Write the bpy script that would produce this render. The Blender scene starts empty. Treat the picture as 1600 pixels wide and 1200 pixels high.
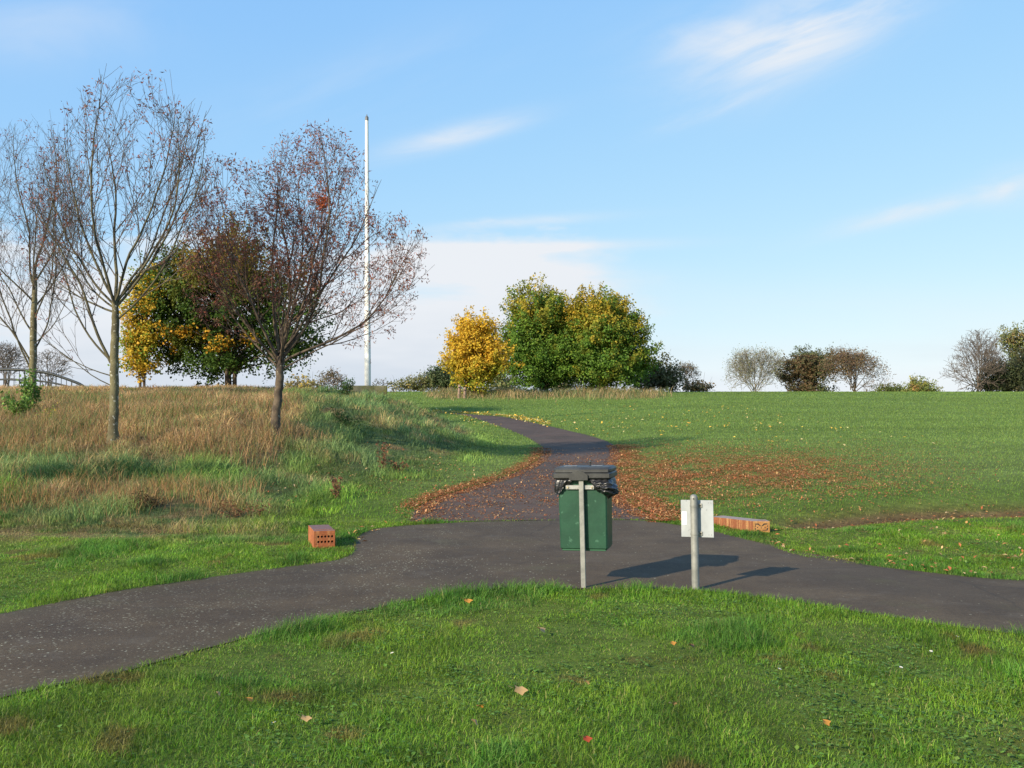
import bpy, math, random
import numpy as np
from mathutils import Vector, Matrix

S = bpy.context.scene
COL = S.collection
PI = math.pi

# ------------------------------------------------------------------ camera
EYE = 1.6
PITCH = math.atan(40 / 1500.0)
cd = bpy.data.cameras.new('camera'); cam = bpy.data.objects.new('camera', cd); COL.objects.link(cam)
cam.location = (0, 0, EYE); cam.rotation_euler = (PI / 2 + PITCH, 0, 0)
cd.sensor_width = 36; cd.lens = 33.75; cd.clip_end = 3000; cd.clip_start = 0.05
S.camera = cam

# ------------------------------------------------------------------ light
LD = Vector((0.70, 0.713, -0.495)).normalized()          # way the sunlight travels
SUN_EL = math.asin(-LD.z)
SUN_ROT = math.atan2(-LD.x, -LD.y)
sd_ = bpy.data.lights.new('sun', 'SUN'); sun = bpy.data.objects.new('sun', sd_); COL.objects.link(sun)
sd_.energy = 5.0; sd_.angle = math.radians(0.5); sd_.color = (1.0, 0.89, 0.70)
sun.rotation_euler = LD.to_track_quat('-Z', 'Y').to_euler()
sun.location = (-20, -20, 30)
S.view_settings.view_transform = 'Standard'; S.view_settings.look = 'None'
S.view_settings.gamma = 1.0; S.view_settings.use_curve_mapping = False
S.view_settings.exposure = 0.5
S.cycles.max_bounces = 6; S.cycles.transparent_max_bounces = 4
S.cycles.diffuse_bounces = 3; S.cycles.glossy_bounces = 2; S.cycles.transmission_bounces = 3

W = bpy.data.worlds.new('World'); S.world = W; W.use_nodes = True
SKY_STRENGTH = 0.15


class NT:
    """small node-tree helper"""
    def __init__(s, tree): s.t = tree; s.n = tree.nodes; s.l = tree.links
    def new(s, typ, **kw):
        n = s.n.new(typ)
        for k, v in kw.items(): setattr(n, k, v)
        return n
    def put(s, sock, v):
        if isinstance(v, bpy.types.NodeSocket): s.l.new(v, sock)
        else: sock.default_value = v
    def m(s, op, a, b=None, c=None, clamp=False):
        n = s.new('ShaderNodeMath', operation=op); n.use_clamp = clamp
        s.put(n.inputs[0], a)
        if b is not None: s.put(n.inputs[1], b)
        if c is not None: s.put(n.inputs[2], c)
        return n.outputs[0]
    def mix(s, f, a, b, blend='MIX'):
        n = s.new('ShaderNodeMix', data_type='RGBA', blend_type=blend)
        s.put(n.inputs[0], f)
        s.put(n.inputs[6], a if isinstance(a, bpy.types.NodeSocket) else (*a, 1))
        s.put(n.inputs[7], b if isinstance(b, bpy.types.NodeSocket) else (*b, 1))
        return n.outputs[2]
    def ramp(s, f, lo, hi, a=0.0, b=1.0):
        n = s.new('ShaderNodeMapRange', interpolation_type='SMOOTHSTEP')
        s.put(n.inputs[0], f); n.inputs[1].default_value = lo; n.inputs[2].default_value = hi
        n.inputs[3].default_value = a; n.inputs[4].default_value = b
        return n.outputs[0]
    def noise(s, vec, scale, detail=3.0, rough=0.55, dist=0.0):
        n = s.new('ShaderNodeTexNoise'); s.put(n.inputs['Vector'], vec)
        n.inputs['Scale'].default_value = scale; n.inputs['Detail'].default_value = detail
        n.inputs['Roughness'].default_value = rough; n.inputs['Distortion'].default_value = dist
        return n.outputs[0]
    def vec(s, x, y, z):
        n = s.new('ShaderNodeCombineXYZ')
        s.put(n.inputs[0], x); s.put(n.inputs[1], y); s.put(n.inputs[2], z)
        return n.outputs[0]


def build_world():
    t = NT(W.node_tree); t.n.clear()
    out = t.new('ShaderNodeOutputWorld'); bg = t.new('ShaderNodeBackground')
    sky = t.new('ShaderNodeTexSky', sky_type='NISHITA')
    sky.sun_disc = False; sky.sun_elevation = SUN_EL; sky.sun_rotation = SUN_ROT
    sky.altitude = 0; sky.air_density = 1.0; sky.dust_density = 0.35; sky.ozone_density = 2.2
    bg.inputs[1].default_value = SKY_STRENGTH
    tc = t.new('ShaderNodeTexCoord'); sp = t.new('ShaderNodeSeparateXYZ')
    t.l.new(tc.outputs['Generated'], sp.inputs[0])
    x, y, z = sp.outputs
    ym = t.m('MAXIMUM', y, 0.12)
    u = t.m('DIVIDE', x, ym); v = t.m('DIVIDE', z, ym)      # tangent-plane sky coordinates looking up the hill

    def P(px, row): return (px - 800) / 1500.0, (640 - row) / 1500.0

    def patch(px, row, w, h, ang, nscale, ax, lo, hi, strength, seed, power=1.0):
        """one cloud: soft ellipse times streaked noise"""
        cu, cv = P(px, row); a = math.radians(ang); ca, sa = math.cos(a), math.sin(a)
        du = t.m('SUBTRACT', u, cu); dv = t.m('SUBTRACT', v, cv)
        a1 = t.m('ADD', t.m('MULTIPLY', du, ca), t.m('MULTIPLY', dv, sa))
        b1 = t.m('SUBTRACT', t.m('MULTIPLY', dv, ca), t.m('MULTIPLY', du, sa))
        A = t.m('DIVIDE', a1, w / 1500.0); B = t.m('DIVIDE', b1, h / 1500.0)
        r2 = t.m('ADD', t.m('MULTIPLY', A, A), t.m('MULTIPLY', B, B))
        fall = t.m('POWER', 2.718, t.m('MULTIPLY', r2, -1.0))
        nv = t.vec(t.m('MULTIPLY', a1, ax), b1, seed)
        n = t.noise(nv, nscale, 5.0, 0.6, 0.6)
        n = t.ramp(n, lo, hi)
        return t.m('MULTIPLY', t.m('MULTIPLY', fall, n), strength)

    cl = [
        patch(1255, 45, 165, 62, 24, 16, 0.30, 0.25, 0.72, 1.25, 3.1),
        patch(1110, 55, 120, 40, 10, 18, 0.3, 0.30, 0.8, 0.7, 9.2),
        patch(1120, 165, 90, 13, 20, 30, 0.25, 0.3, 0.8, 0.5, 5.0),
        patch(705, 210, 110, 17, 14, 26, 0.22, 0.25, 0.7, 0.8, 7.7),
        patch(820, 345, 130, 8, 4, 24, 0.15, 0.25, 0.7, 0.7, 1.7),
        patch(790, 388, 190, 9, 2, 26, 0.12, 0.15, 0.6, 1.1, 31.0),
        patch(700, 425, 230, 26, -2, 18, 0.15, 0.2, 0.6, .9, 33.0),
        patch(560, 500, 300, 22, 2, 18, 0.15, 0.25, 0.6, .8, 35.0),
        patch(1480, 315, 170, 14, 14, 30, 0.18, 0.25, 0.75, 0.95, 12.0),
        patch(1590, 290, 60, 26, 14, 24, 0.25, 0.25, 0.75, 0.7, 14.0),
        patch(60, 45, 190, 60, 5, 9, 0.35, 0.25, 0.8, 0.45, 21.0),
        patch(560, 130, 300, 60, 18, 10, 0.25, 0.35, 0.9, 0.25, 25.0),
    ]
    acc = cl[0]
    for c in cl[1:]: acc = t.m('ADD', acc, c)
    # the big bank low on the left: solid body with a streaked upper edge
    eu = t.m('SUBTRACT', u, P(640, 0)[0])
    wob = t.m('MULTIPLY', t.m('SUBTRACT', t.noise(t.vec(t.m('MULTIPLY', u, 0.35), v, 2.0), 11, 5, 0.6), 0.5), 0.17)
    vv = t.m('ADD', v, wob)
    topm = t.ramp(vv, P(0, 395)[1], P(0, 355)[1], 1.0, 0.0)
    right = t.ramp(t.m('ADD', u, t.m('MULTIPLY', wob, 2.2)), P(820, 0)[0], P(1060, 0)[0], 1.0, 0.0)
    body = t.ramp(t.noise(t.vec(t.m('MULTIPLY', u, 0.2), v, 8.0), 15, 5, 0.6), .30, 0.60, 0.22, 1.0)
    bank = t.m('MULTIPLY', t.m('MULTIPLY', topm, right), t.m('MULTIPLY', body, 0.92))
    # thin veil along the horizon everywhere
    veil = t.m('MULTIPLY', t.ramp(v, 0.0, 0.16, 1.0, 0.0), t.ramp(t.noise(t.vec(t.m('MULTIPLY', u, 0.12), v, 4.0), 14, 4, 0.6), 0.3, 0.7, 0.1, 0.75))
    acc = t.m('ADD', acc, bank); acc = t.m('ADD', acc, veil, clamp=True)
    front = t.ramp(y, 0.05, 0.3)
    other = t.m('MULTIPLY', t.ramp(t.noise(tc.outputs['Generated'], 3.0, 5, 0.6, 0.5), 0.55, 0.8), 0.6)
    acc = t.m('ADD', t.m('MULTIPLY', acc, front), t.m('MULTIPLY', t.m('SUBTRACT', 1.0, front), other), clamp=True)
    # greyer folds inside the low bank
    grey = t.ramp(t.noise(t.vec(t.m('MULTIPLY', u, 0.2), v, 15.0), 12, 4, 0.6), 0.35, 0.65)
    low = t.ramp(v, 0.015, 0.15, 0.8, 0.0)
    cc = t.mix(t.m('MULTIPLY', grey, low), CLOUD_W, CLOUD_G)
    sc = t.new('ShaderNodeSeparateColor'); t.l.new(sky.outputs[0], sc.inputs[0]); cb = t.new('ShaderNodeCombineColor')
    for i, (k, e) in enumerate(((1.19, .61), (2.02, .385), (4.15, .07))):     # tone of the hazy autumn sky
        t.l.new(t.m('MULTIPLY', t.m('POWER', sc.outputs[i], e), k), cb.inputs[i])
    colr = cb.outputs[0]
    fin = t.mix(acc, colr, cc)
    t.l.new(fin, bg.inputs[0]); t.l.new(bg.outputs[0], out.inputs[0])


CLOUD_W = (3.95, 4.12, 4.35); CLOUD_G = (2.9, 3.3, 3.8)
build_world()

# ------------------------------------------------------------------ helpers
RNG = np.random.default_rng(7)


def sm(t): t = np.clip(t, 0, 1); return t * t * (3 - 2 * t)


_tab = np.random.default_rng(99).random(65536)


def vn(x, y, s=0):
    x = np.asarray(x, float); y = np.asarray(y, float)
    xi = np.floor(x).astype(np.int64); yi = np.floor(y).astype(np.int64)
    fx = x - xi; fy = y - yi; fx = fx * fx * (3 - 2 * fx); fy = fy * fy * (3 - 2 * fy)
    def h(a, b): return _tab[((a * 7919 + b * 104729 + s * 1299709) ^ (a * b * 31 + 17)) & 65535]
    return (h(xi, yi) * (1 - fx) + h(xi + 1, yi) * fx) * (1 - fy) + (h(xi, yi + 1) * (1 - fx) + h(xi + 1, yi + 1) * fx) * fy


def fb(x, y, s=0, o=3):
    r = 0; a = 0.5; tot = 0
    for k in range(o):
        r = r + a * vn(np.asarray(x) * 2 ** k, np.asarray(y) * 2 ** k, s + k); tot += a; a *= 0.5
    return r / tot


def tag(o, label=None, cat=None, group=None, kind=None):
    if label: o['label'] = label
    if cat: o['category'] = cat
    if group: o['group'] = group
    if kind: o['kind'] = kind
    return o


def empty(name, loc=(0, 0, 0), rz=0.0):
    o = bpy.data.objects.new(name, None); COL.objects.link(o); o.location = loc; o.rotation_euler = (0, 0, rz)
    o.empty_display_size = 0.1
    return o


def mesh_np(name, V, quads=None, tris=None, col=None, mat=None, parent=None, smooth=False):
    me = bpy.data.meshes.new(name)
    V = np.asarray(V, np.float32); me.vertices.add(len(V)); me.vertices.foreach_set('co', V.ravel())
    q = np.zeros((0, 4), np.int32) if quads is None else np.asarray(quads, np.int32).reshape(-1, 4)
    t = np.zeros((0, 3), np.int32) if tris is None else np.asarray(tris, np.int32).reshape(-1, 3)
    li = np.concatenate([q.ravel(), t.ravel()]); me.loops.add(len(li)); me.loops.foreach_set('vertex_index', li)
    ls = np.concatenate([np.arange(len(q)) * 4, len(q) * 4 + np.arange(len(t)) * 3]).astype(np.int32)
    me.polygons.add(len(ls)); me.polygons.foreach_set('loop_start', ls)
    if smooth: me.polygons.foreach_set('use_smooth', np.ones(len(ls), bool))
    me.update(calc_edges=True)
    if col is not None:
        a = me.color_attributes.new('Col', 'FLOAT_COLOR', 'POINT')
        c = np.ones((len(V), 4), np.float32); c[:, :3] = col
        a.data.foreach_set('color', c.ravel())
    if mat: me.materials.append(mat)
    o = bpy.data.objects.new(name, me); COL.objects.link(o)
    if parent: o.parent = parent
    return o


# ---- materials
def principled(name):
    m = bpy.data.materials.new(name); m.use_nodes = True
    t = NT(m.node_tree); b = t.n['Principled BSDF']
    return m, t, b


def mat_leaf(name, trans=0.35, rough=0.5, spec=0.3):
    m, t, b = principled(name)
    a = t.new('ShaderNodeAttribute', attribute_name='Col')
    b.inputs['Roughness'].default_value = rough; b.inputs['Specular IOR Level'].default_value = spec
    t.l.new(a.outputs[0], b.inputs['Base Color'])
    tr = t.new('ShaderNodeBsdfTranslucent'); t.l.new(a.outputs[0], tr.inputs[0])
    mx = t.new('ShaderNodeMixShader'); mx.inputs[0].default_value = trans
    t.l.new(b.outputs[0], mx.inputs[1]); t.l.new(tr.outputs[0], mx.inputs[2])
    t.l.new(mx.outputs[0], t.n['Material Output'].inputs[0])
    return m


def mat_noise(name, c1, c2, scale=8, rough=0.8, metal=0.0, bump=0.0, detail=5, lo=0.35, hi=0.65, spec=0.5, c3=None, s3=30, l3=0.62, stretch=(1, 1, 1), bscale=None):
    m, t, b = principled(name)
    tc = t.new('ShaderNodeTexCoord'); mp = t.new('ShaderNodeMapping'); mp.inputs[3].default_value = stretch
    t.l.new(tc.outputs['Object'], mp.inputs[0]); v = mp.outputs[0]
    n = t.noise(v, scale, detail, 0.6)
    c = t.mix(t.ramp(n, lo, hi), c1, c2)
    if c3 is not None: c = t.mix(t.ramp(t.noise(v, s3, 3, 0.6), l3, l3 + 0.06), c, c3)
    t.l.new(c, b.inputs['Base Color'])
    b.inputs['Roughness'].default_value = rough; b.inputs['Metallic'].default_value = metal
    b.inputs['Specular IOR Level'].default_value = spec
    if bump:
        bp = t.new('ShaderNodeBump'); bp.inputs['Strength'].default_value = bump; bp.inputs['Distance'].default_value = 0.02
        t.l.new(t.noise(v, bscale or scale * 3, 4, 0.65), bp.inputs['Height']); t.l.new(bp.outputs[0], b.inputs['Normal'])
    return m


M_GRASS = mat_leaf('grass_blade', 0.42, 0.5, 0.25)
M_LEAF = mat_leaf('tree_leaf', 0.38, 0.6, 0.2)
M_LITTER = mat_leaf('dead_leaf', 0.15, 0.7, 0.2)
M_BARK_ASH = mat_noise('ash_bark', (0.085, 0.07, 0.035), (0.17, 0.15, 0.075), 3, 0.9, bump=0.6, c3=(0.40, 0.38, 0.30), s3=14, l3=0.60, stretch=(1, 1, 0.9), bscale=30)
M_BARK_DARK = mat_noise('dark_bark', (0.05, 0.035, 0.025), (0.13, 0.095, 0.06), 4, 0.9, bump=0.6, c3=(0.3, 0.28, 0.2), s3=11, l3=0.64)
M_TWIG = mat_noise('grey_twig', (0.085, 0.062, 0.05), (0.15, 0.115, 0.085), 2, 0.85)
M_LIMB = mat_noise('green_grey_bark', (0.055, 0.045, 0.025), (0.11, 0.095, 0.05), 3, 0.9, bump=.4)
M_TWIG_RED = mat_noise('red_brown_twig', (0.075, 0.045, 0.032), (0.15, 0.09, 0.06), 2, 0.85)
M_TWIG_PALE = mat_noise('pale_twig', (0.15, 0.13, 0.10), (0.25, 0.22, 0.17), 1, 0.85)


# ------------------------------------------------------------------ terrain
_yy = np.arange(-60, 900, 0.25)


def _prof(pts, k=9):
    p = np.interp(_yy, [a for a, _ in pts], [b for _, b in pts])
    g = np.exp(-np.linspace(-2, 2, k) ** 2); g /= g.sum()
    q = np.convolve(np.pad(p, k // 2, 'edge'), g, 'valid')
    return q


P_FIELD = _prof([(-60, 0), (13.0, 0), (14.5, .03), (20, .16), (25, .29), (30, .47), (37, .76), (45, 1.12), (52, 1.5), (60, 1.98), (68, 2.45), (75, 2.85), (82, 3.1), (90, 3.23), (105, 3.32), (130, 3.35), (200, 3.1), (330, 0), (900, -12)], 13)
P_BANK = _prof([(-60, 0), (11.5, 0), (13, .05), (15, .25), (18, .62), (21, .98), (25, 1.4), (30, 1.82), (36, 2.16), (42, 2.40), (48, 2.54), (60, 2.74), (75, 3.02), (90, 3.28), (105, 3.34), (130, 3.35), (200, 3.1), (330, 0), (900, -12)], 13)
EY = [0, 13, 14, 17.5, 20, 25, 28.5, 33, 36, 40, 45, 50, 60, 90, 900]
EX = [-3, -1.9, -1.5, -1.2, -.5, .53, .85, .5, -.4, -2.3, -5, -7.5, -12, -30, -200]


def bankmask(X, Y): return sm((np.interp(Y, EY, EX) - X - np.interp(Y, [0, 41, 47, 60], [.25, .25, 1.4, 2.])) / np.interp(Y, [0, 30, 38], [7., 7., 4.2]))


def ditch(X, Y):
    yc = 13.5 + (X - 3.5) * 0.38 + 0.2 * np.sin(X * 1.3)
    return np.exp(-((Y - yc) / 0.55) ** 2) * sm((X - 3.2) / 1.2)


def height(X, Y):
    X = np.asarray(X, float); Y = np.asarray(Y, float)
    f = np.interp(Y, _yy, P_FIELD); b = np.interp(Y, _yy, P_BANK)
    m = bankmask(X, Y)
    h = f + m * (b - f)
    h = h + 0.03 * (fb(X * .6, Y * .6, 3) - .5) * sm((Y - 3) / 8)
    h = h + (m * (0.22 * (fb(X * .35, Y * .35, 5) - .5) + .16 * (fb(X * 1.1, Y * .8, 6) - .5))) * sm((Y - 13) / 4)
    h = h - 0.14 * ditch(X, Y) + 0.10 * sm((Y - 13.9 - (X - 3.5) * .38) / 1.2) * sm((X - 3.3) / 2) * sm((60 - Y) / 40)
    return h


def ray(px, row):
    f = np.array([0, math.cos(PITCH), math.sin(PITCH)]); u = np.array([0, -math.sin(PITCH), math.cos(PITCH)])
    return f + (px - 800) / 1500. * np.array([1., 0, 0]) - (row - 600) / 1500. * u


_T = np.geomspace(3, 500, 6000)


def hit(px, row):
    d = ray(px, row); P = np.array([0, 0, EYE])[None] + _T[:, None] * d[None]
    below = P[:, 2] < height(P[:, 0], P[:, 1])
    if not below.any():
        print('no hit', px, row); k = len(_T) - 1
    else: k = int(np.argmax(below))
    p = P[k]; return Vector((p[0], p[1], float(height(p[0], p[1]))))


def at(px, D):
    x = (px - 800) / 1500. * D
    return Vector((x, D, float(height(x, D))))


def project(X, Y, Z):
    c, s_ = math.cos(PITCH), math.sin(PITCH)
    dz = Z - EYE; f = Y * c + dz * s_; u = -Y * s_ + dz * c
    f = np.maximum(f, 0.05)
    return 800 + 1500 * X / f, 600 - 1500 * u / f


# ---- path outlines
def catmull(P, n=12):
    P = np.array(P, float); out = []
    Q = np.vstack([2 * P[0] - P[1], P, 2 * P[-1] - P[-2]])
    for i in range(1, len(Q) - 2):
        for k in range(n):
            t = k / n; a, b, c, d = Q[i - 1], Q[i], Q[i + 1], Q[i + 2]
            out.append(0.5 * ((2 * b) + (-a + c) * t + (2 * a - 5 * b + 4 * c - d) * t * t + (-a + 3 * b - 3 * c + d) * t ** 3))
    out.append(P[-1]); return np.array(out)


def resample(P, n):
    d = np.r_[0, np.cumsum(np.linalg.norm(np.diff(P, axis=0), axis=1))]
    s = np.linspace(0, d[-1], n)
    return np.stack([np.interp(s, d, P[:, 0]), np.interp(s, d, P[:, 1])], 1)


def H(lst): return [tuple(hit(a, b)[:2]) for a, b in lst]


far_e = [(-9, -2), (-6.8, 3), (-5.1, 5.6)] + H([(0, 960), (200, 922), (400, 893), (500, 880), (535, 873), (550, 862), (553, 848), (562, 835), (600, 825), (660, 820), (750, 816), (880, 814), (1000, 814), (1060, 821), (1120, 832), (1200, 852), (1260, 870), (1400, 889), (1600, 908)]) + [(7, 8.6), (11, 7.9), (18, 7)]
near_e = [(-5.4, -2), (-4.3, 2.5), (-3.5, 4.2)] + H([(0, 1092), (200, 1048), (400, 994), (600, 948), (700, 930), (800, 920), (900, 921), (1080, 923), (1200, 936), (1300, 950), (1400, 966), (1600, 992)]) + [(5.6, 6.1), (9, 5), (18, 3.6)]
FAR = resample(catmull(far_e), 260); NEAR = resample(catmull(near_e), 260)
FAR += np.stack([np.zeros(260), 0.06 * (fb(FAR[:, 0] * 2.2, FAR[:, 1] * 2.2, 40) - .5)], 1)
NEAR += np.stack([np.zeros(260), 0.07 * (fb(NEAR[:, 0] * 2.2, NEAR[:, 1] * 2.2, 41) - .5)], 1)
up_l = H([(640, 815), (655, 792), (700, 772), (760, 754), (800, 741), (830, 725), (847, 709), (842, 695), (815, 680), (780, 667), (745, 655), (715, 647.5)])
up_r = H([(1040, 812), (1000, 797), (975, 776), (964, 756), (962, 736), (968, 719), (969, 706), (955, 693), (925, 682), (880, 671), (840, 662), (790, 652)])
up_l += [(up_l[-1][0] - 2.5, up_l[-1][1] + 3.0), (up_l[-1][0] - 8, up_l[-1][1] + 8)]
up_r += [(up_r[-1][0] - 2.6, up_r[-1][1] + 3.2), (up_r[-1][0] - 8.5, up_r[-1][1] + 9)]
UL = resample(catmull(up_l), 200); UR = resample(catmull(up_r), 200)
UL += 0.06 * (np.stack([fb(UL[:, 0] * 2, UL[:, 1] * 2, 42), fb(UL[:, 0] * 2, UL[:, 1] * 2, 43)], 1) - .5)


def strip_poly(a, b): return np.vstack([a, b[::-1]])


POLYS = [strip_poly(FAR, NEAR), strip_poly(UL, UR)]
GX = np.arange(-10, 10.01, 0.06); GY = np.arange(0, 66, 0.06)


def _sdf():
    A, B = np.meshgrid(GX, GY); P = np.stack([A.ravel(), B.ravel()], 1).astype(np.float32)
    res = np.full(len(P), 9.0, np.float32)
    for poly in POLYS:
        a = poly.astype(np.float32); b = np.roll(a, -1, 0)
        ins = np.zeros(len(P), bool); dm = np.full(len(P), 81.0, np.float32)
        for p, q in zip(a, b):
            d = q - p; L = float(d @ d)
            if L < 1e-10: continue
            w = P - p; t = np.clip((w @ d) / L, 0, 1)
            e = w - t[:, None] * d; dm = np.minimum(dm, (e * e).sum(1))
            c = (p[1] > P[:, 1]) != (q[1] > P[:, 1])
            if c.any() and q[1] != p[1]:
                xi = (q[0] - p[0]) * (P[:, 1] - p[1]) / (q[1] - p[1]) + p[0]
                ins ^= c & (P[:, 0] < xi)
        s = np.sqrt(dm); s[ins] *= -1
        res = np.minimum(res, s)
    return res.reshape(len(GY), len(GX))


SD = _sdf()


def sdist(X, Y):
    fx = np.clip((X - GX[0]) / 0.06, 0, len(GX) - 1.001); fy = np.clip((Y - GY[0]) / 0.06, 0, len(GY) - 1.001)
    i = fx.astype(int); j = fy.astype(int); a = fx - i; b = fy - j
    r = (SD[j, i] * (1 - a) + SD[j, i + 1] * a) * (1 - b) + (SD[j + 1, i] * (1 - a) + SD[j + 1, i + 1] * a) * b
    return np.where((X < GX[0]) | (X > GX[-1]) | (Y > GY[-1]) | (Y < 0), 5.0, r)


# ---- surface cover description: where it is brown, tall, dewy
GRN = np.array([0.106, 0.245, 0.019]); GRN2 = np.array([0.225, 0.325, 0.03]); DEW = np.array([0.165, 0.235, 0.09])
FIELD = np.array([0.195, 0.275, 0.066]); STRAW = np.array([0.54, 0.38, 0.18]); BROWN = np.array([0.33, 0.185, 0.08]); RUST = np.array([0.34, 0.12, 0.045])


def lerp(a, b, t): t = np.asarray(t)[..., None]; return a * (1 - t) + b * t


def cover(X, Y):
    """returns dict of weights for points on the ground"""
    m = bankmask(X, Y); Z = height(X, Y); px, row = project(X, Y, Z)
    n1 = fb(X * .5, Y * .35, 11); n2 = fb(X * 1.4, Y * 1.1, 12); n3 = fb(X * 5, Y * 4, 13)
    bank = (m > 0.02) & (Y > 12.5)
    tall = sm((m - .25) / .3) * sm((Y - 17.5) / 3) * sm((62 - Y) / 12) * sm((500 + 160 * (n1 - .5) - px) / 90)
    tall = np.maximum(tall, sm((m - .1) / .2) * np.exp(-((Y - 15.3 - .8 * (n1 - .5)) / 1.25) ** 2) * sm((430 - px) / 60) * sm((px - 0 + 40) / 60) * sm((n2 - .25) / .3) * 1.0)
    brown = np.clip(tall * 1.15 + 0.0, 0, 1) * sm((n1 * .5 + n2 * .5 - .22) / .25)
    # thin thatch strip along the foot of the bank
    th = np.exp(-((row - 832 + 12 * (n1 - .5)) / 16) ** 2) * sm((505 - px) / 60) * .75
    th = np.maximum(th, np.exp(-((row - 700) / 26) ** 2) * sm((560 - px) / 90) * .6 * sm((n2 - .3) / .3))
    brown = np.maximum(brown, th * sm((n3 - .2) / .4))
    dt = ditch(X, Y)
    brown = np.maximum(brown, dt * .95)
    # band of dry grass round the trees on the crest
    crest = np.exp(-((Y - 72) / 4.5) ** 2) * sm((px - 655) / 40) * sm((1060 - px) / 60)
    dew = sm((m - .08) / .2) * (Y > 12) * sm((n1 - .15) / .3)
    return dict(m=m, px=px, row=row, tall=tall, brown=brown, dew=dew, n1=n1, n2=n2, n3=n3, ditch=dt, crest=crest)


def cover_color(X, Y, c, r):
    lawn = lerp(GRN[None], GRN2[None], np.clip(c['n2'] * .9 + (r - .5) * .8, 0, 1))
    fld = lerp(lawn, FIELD[None] * np.ones_like(lawn), sm((Y - 13) / 8) * .85)
    # faint mowing bands in the field
    band = 1 + (0.28 * (fb(X * .05, Y * .33 + X * .03, 31) - .5) + .25 * (fb(X * .18, Y * .5, 37) - .5)) * sm((Y - 15) / 6)
    fld = fld * band[:, None]
    k = lerp(fld, DEW[None] * (0.8 + .4 * c['n2'])[:, None], c['dew'] * .8 * (1 - c['brown'] * .5) * (.6 + .4 * sm((fb(X * .9, Y * .7, 33) - .15) / .4)))
    sb = lerp(STRAW[None] * np.ones_like(k), BROWN[None] * np.ones_like(k), np.clip(c['n3'] * .9 + (r - .5) * 1.0, 0, 1))
    b = np.clip(c['brown'] + (np.abs(r - .5) < .12) * c['tall'] * .2, 0, 1)
    k = lerp(k, sb, np.where(r < b, b, b * .35))
    fleck = sm((fb(X * 1.7, Y * 1.5, 34) - .52) / .15) * c['dew'] * (Y < 40)
    k = lerp(k, sb, np.where(r < .6, fleck * .8, fleck * .2))
    k = lerp(k, sb, c['crest'] * .75 * (r > .25))
    k = lerp(k, np.array([[.17, .075, .03]]) * np.ones_like(k), c['ditch'] * .8)
    # scattered mossy / thatchy scars in the lawn
    scar = sm((fb(X * 2.6, Y * 2.1, 51) - .68) / .1) * (Y < 13)
    scar = np.maximum(scar, 1.3 * np.exp(-((X + 1.28) / .17) ** 2 - ((Y - 5.36) / .10) ** 2))
    k = lerp(k, np.array([[.24, .17, .05]]) * np.ones_like(k), scar * .75)
    return k


# ---- ground sheet
def graded(lo_far, lo, hi, hi_far, step, n):
    a = np.arange(lo, hi, step)
    l = lo - np.geomspace(step, lo - lo_far, n)[::-1]; h = a[-1] + np.geomspace(step, hi_far - a[-1], n)
    return np.r_[l, a, h]


gx = graded(-900, -7, 7.5, 900, 0.07, 95)
gy = np.r_[-np.geomspace(1, 60, 12)[::-1], np.arange(0, 3, .5), np.arange(3, 17, 0.07), np.arange(17, 34, .15), np.geomspace(34, 900, 170)]
A, B = np.meshgrid(gx, gy); X = A.ravel(); Y = B.ravel()
Z = height(X, Y); sdv = sdist(X, Y); Z = Z - 0.012 * sm(-sdv / 0.1)
nx, ny = len(gx), len(gy); idx = np.arange(nx * ny).reshape(ny, nx)
Q = np.stack([idx[:-1, :-1], idx[:-1, 1:], idx[1:, 1:], idx[1:, :-1]], -1).reshape(-1, 4)
cv = cover(X, Y); gc = cover_color(X, Y, cv, np.full(len(X), .5) + 0.0)
soil = np.array([0.075, 0.06, 0.03])
gc = lerp(gc * .62, soil[None] * np.ones_like(gc), .45 * sm((40 - Y) / 30))
gc = lerp(gc, np.array([[.075, .065, .03]]) * np.ones_like(gc), sm((.07 - np.abs(sdv)) / .07) * (Y < 40) * .7)


def mat_ground():
    m, t, b = principled('turf')
    a = t.new('ShaderNodeAttribute', attribute_name='Col'); tc = t.new('ShaderNodeTexCoord'); v = tc.outputs['Object']
    n1 = t.noise(v, 9, 6, 0.75); n2 = t.noise(v, 1.3, 5, 0.7)
    mp = t.new('ShaderNodeMapping'); mp.inputs[3].default_value = (.6, 2.2, 1); t.l.new(v, mp.inputs[0])
    n3 = t.noise(mp.outputs[0], .9, 6, 0.75)
    f = t.m('MULTIPLY', t.ramp(n1, .25, .75, .6, 1.4), t.ramp(n2, .25, .75, .82, 1.18))
    f = t.m('MULTIPLY', f, t.ramp(n3, .25, .75, .78, 1.22))
    c = t.mix(1.0, a.outputs[0], t.vec(f, f, f), 'MULTIPLY')
    t.l.new(c, b.inputs['Base Color']); b.inputs['Roughness'].default_value = .95; b.inputs['Specular IOR Level'].default_value = .1
    bp = t.new('ShaderNodeBump'); bp.inputs['Strength'].default_value = 0.8; bp.inputs['Distance'].default_value = 0.05
    t.l.new(n1, bp.inputs['Height']); t.l.new(bp.outputs[0], b.inputs['Normal'])
    return m


g = mesh_np('ground', np.stack([X, Y, Z], 1), quads=Q, col=gc, mat=mat_ground(), smooth=True)
tag(g, kind='structure')


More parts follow.
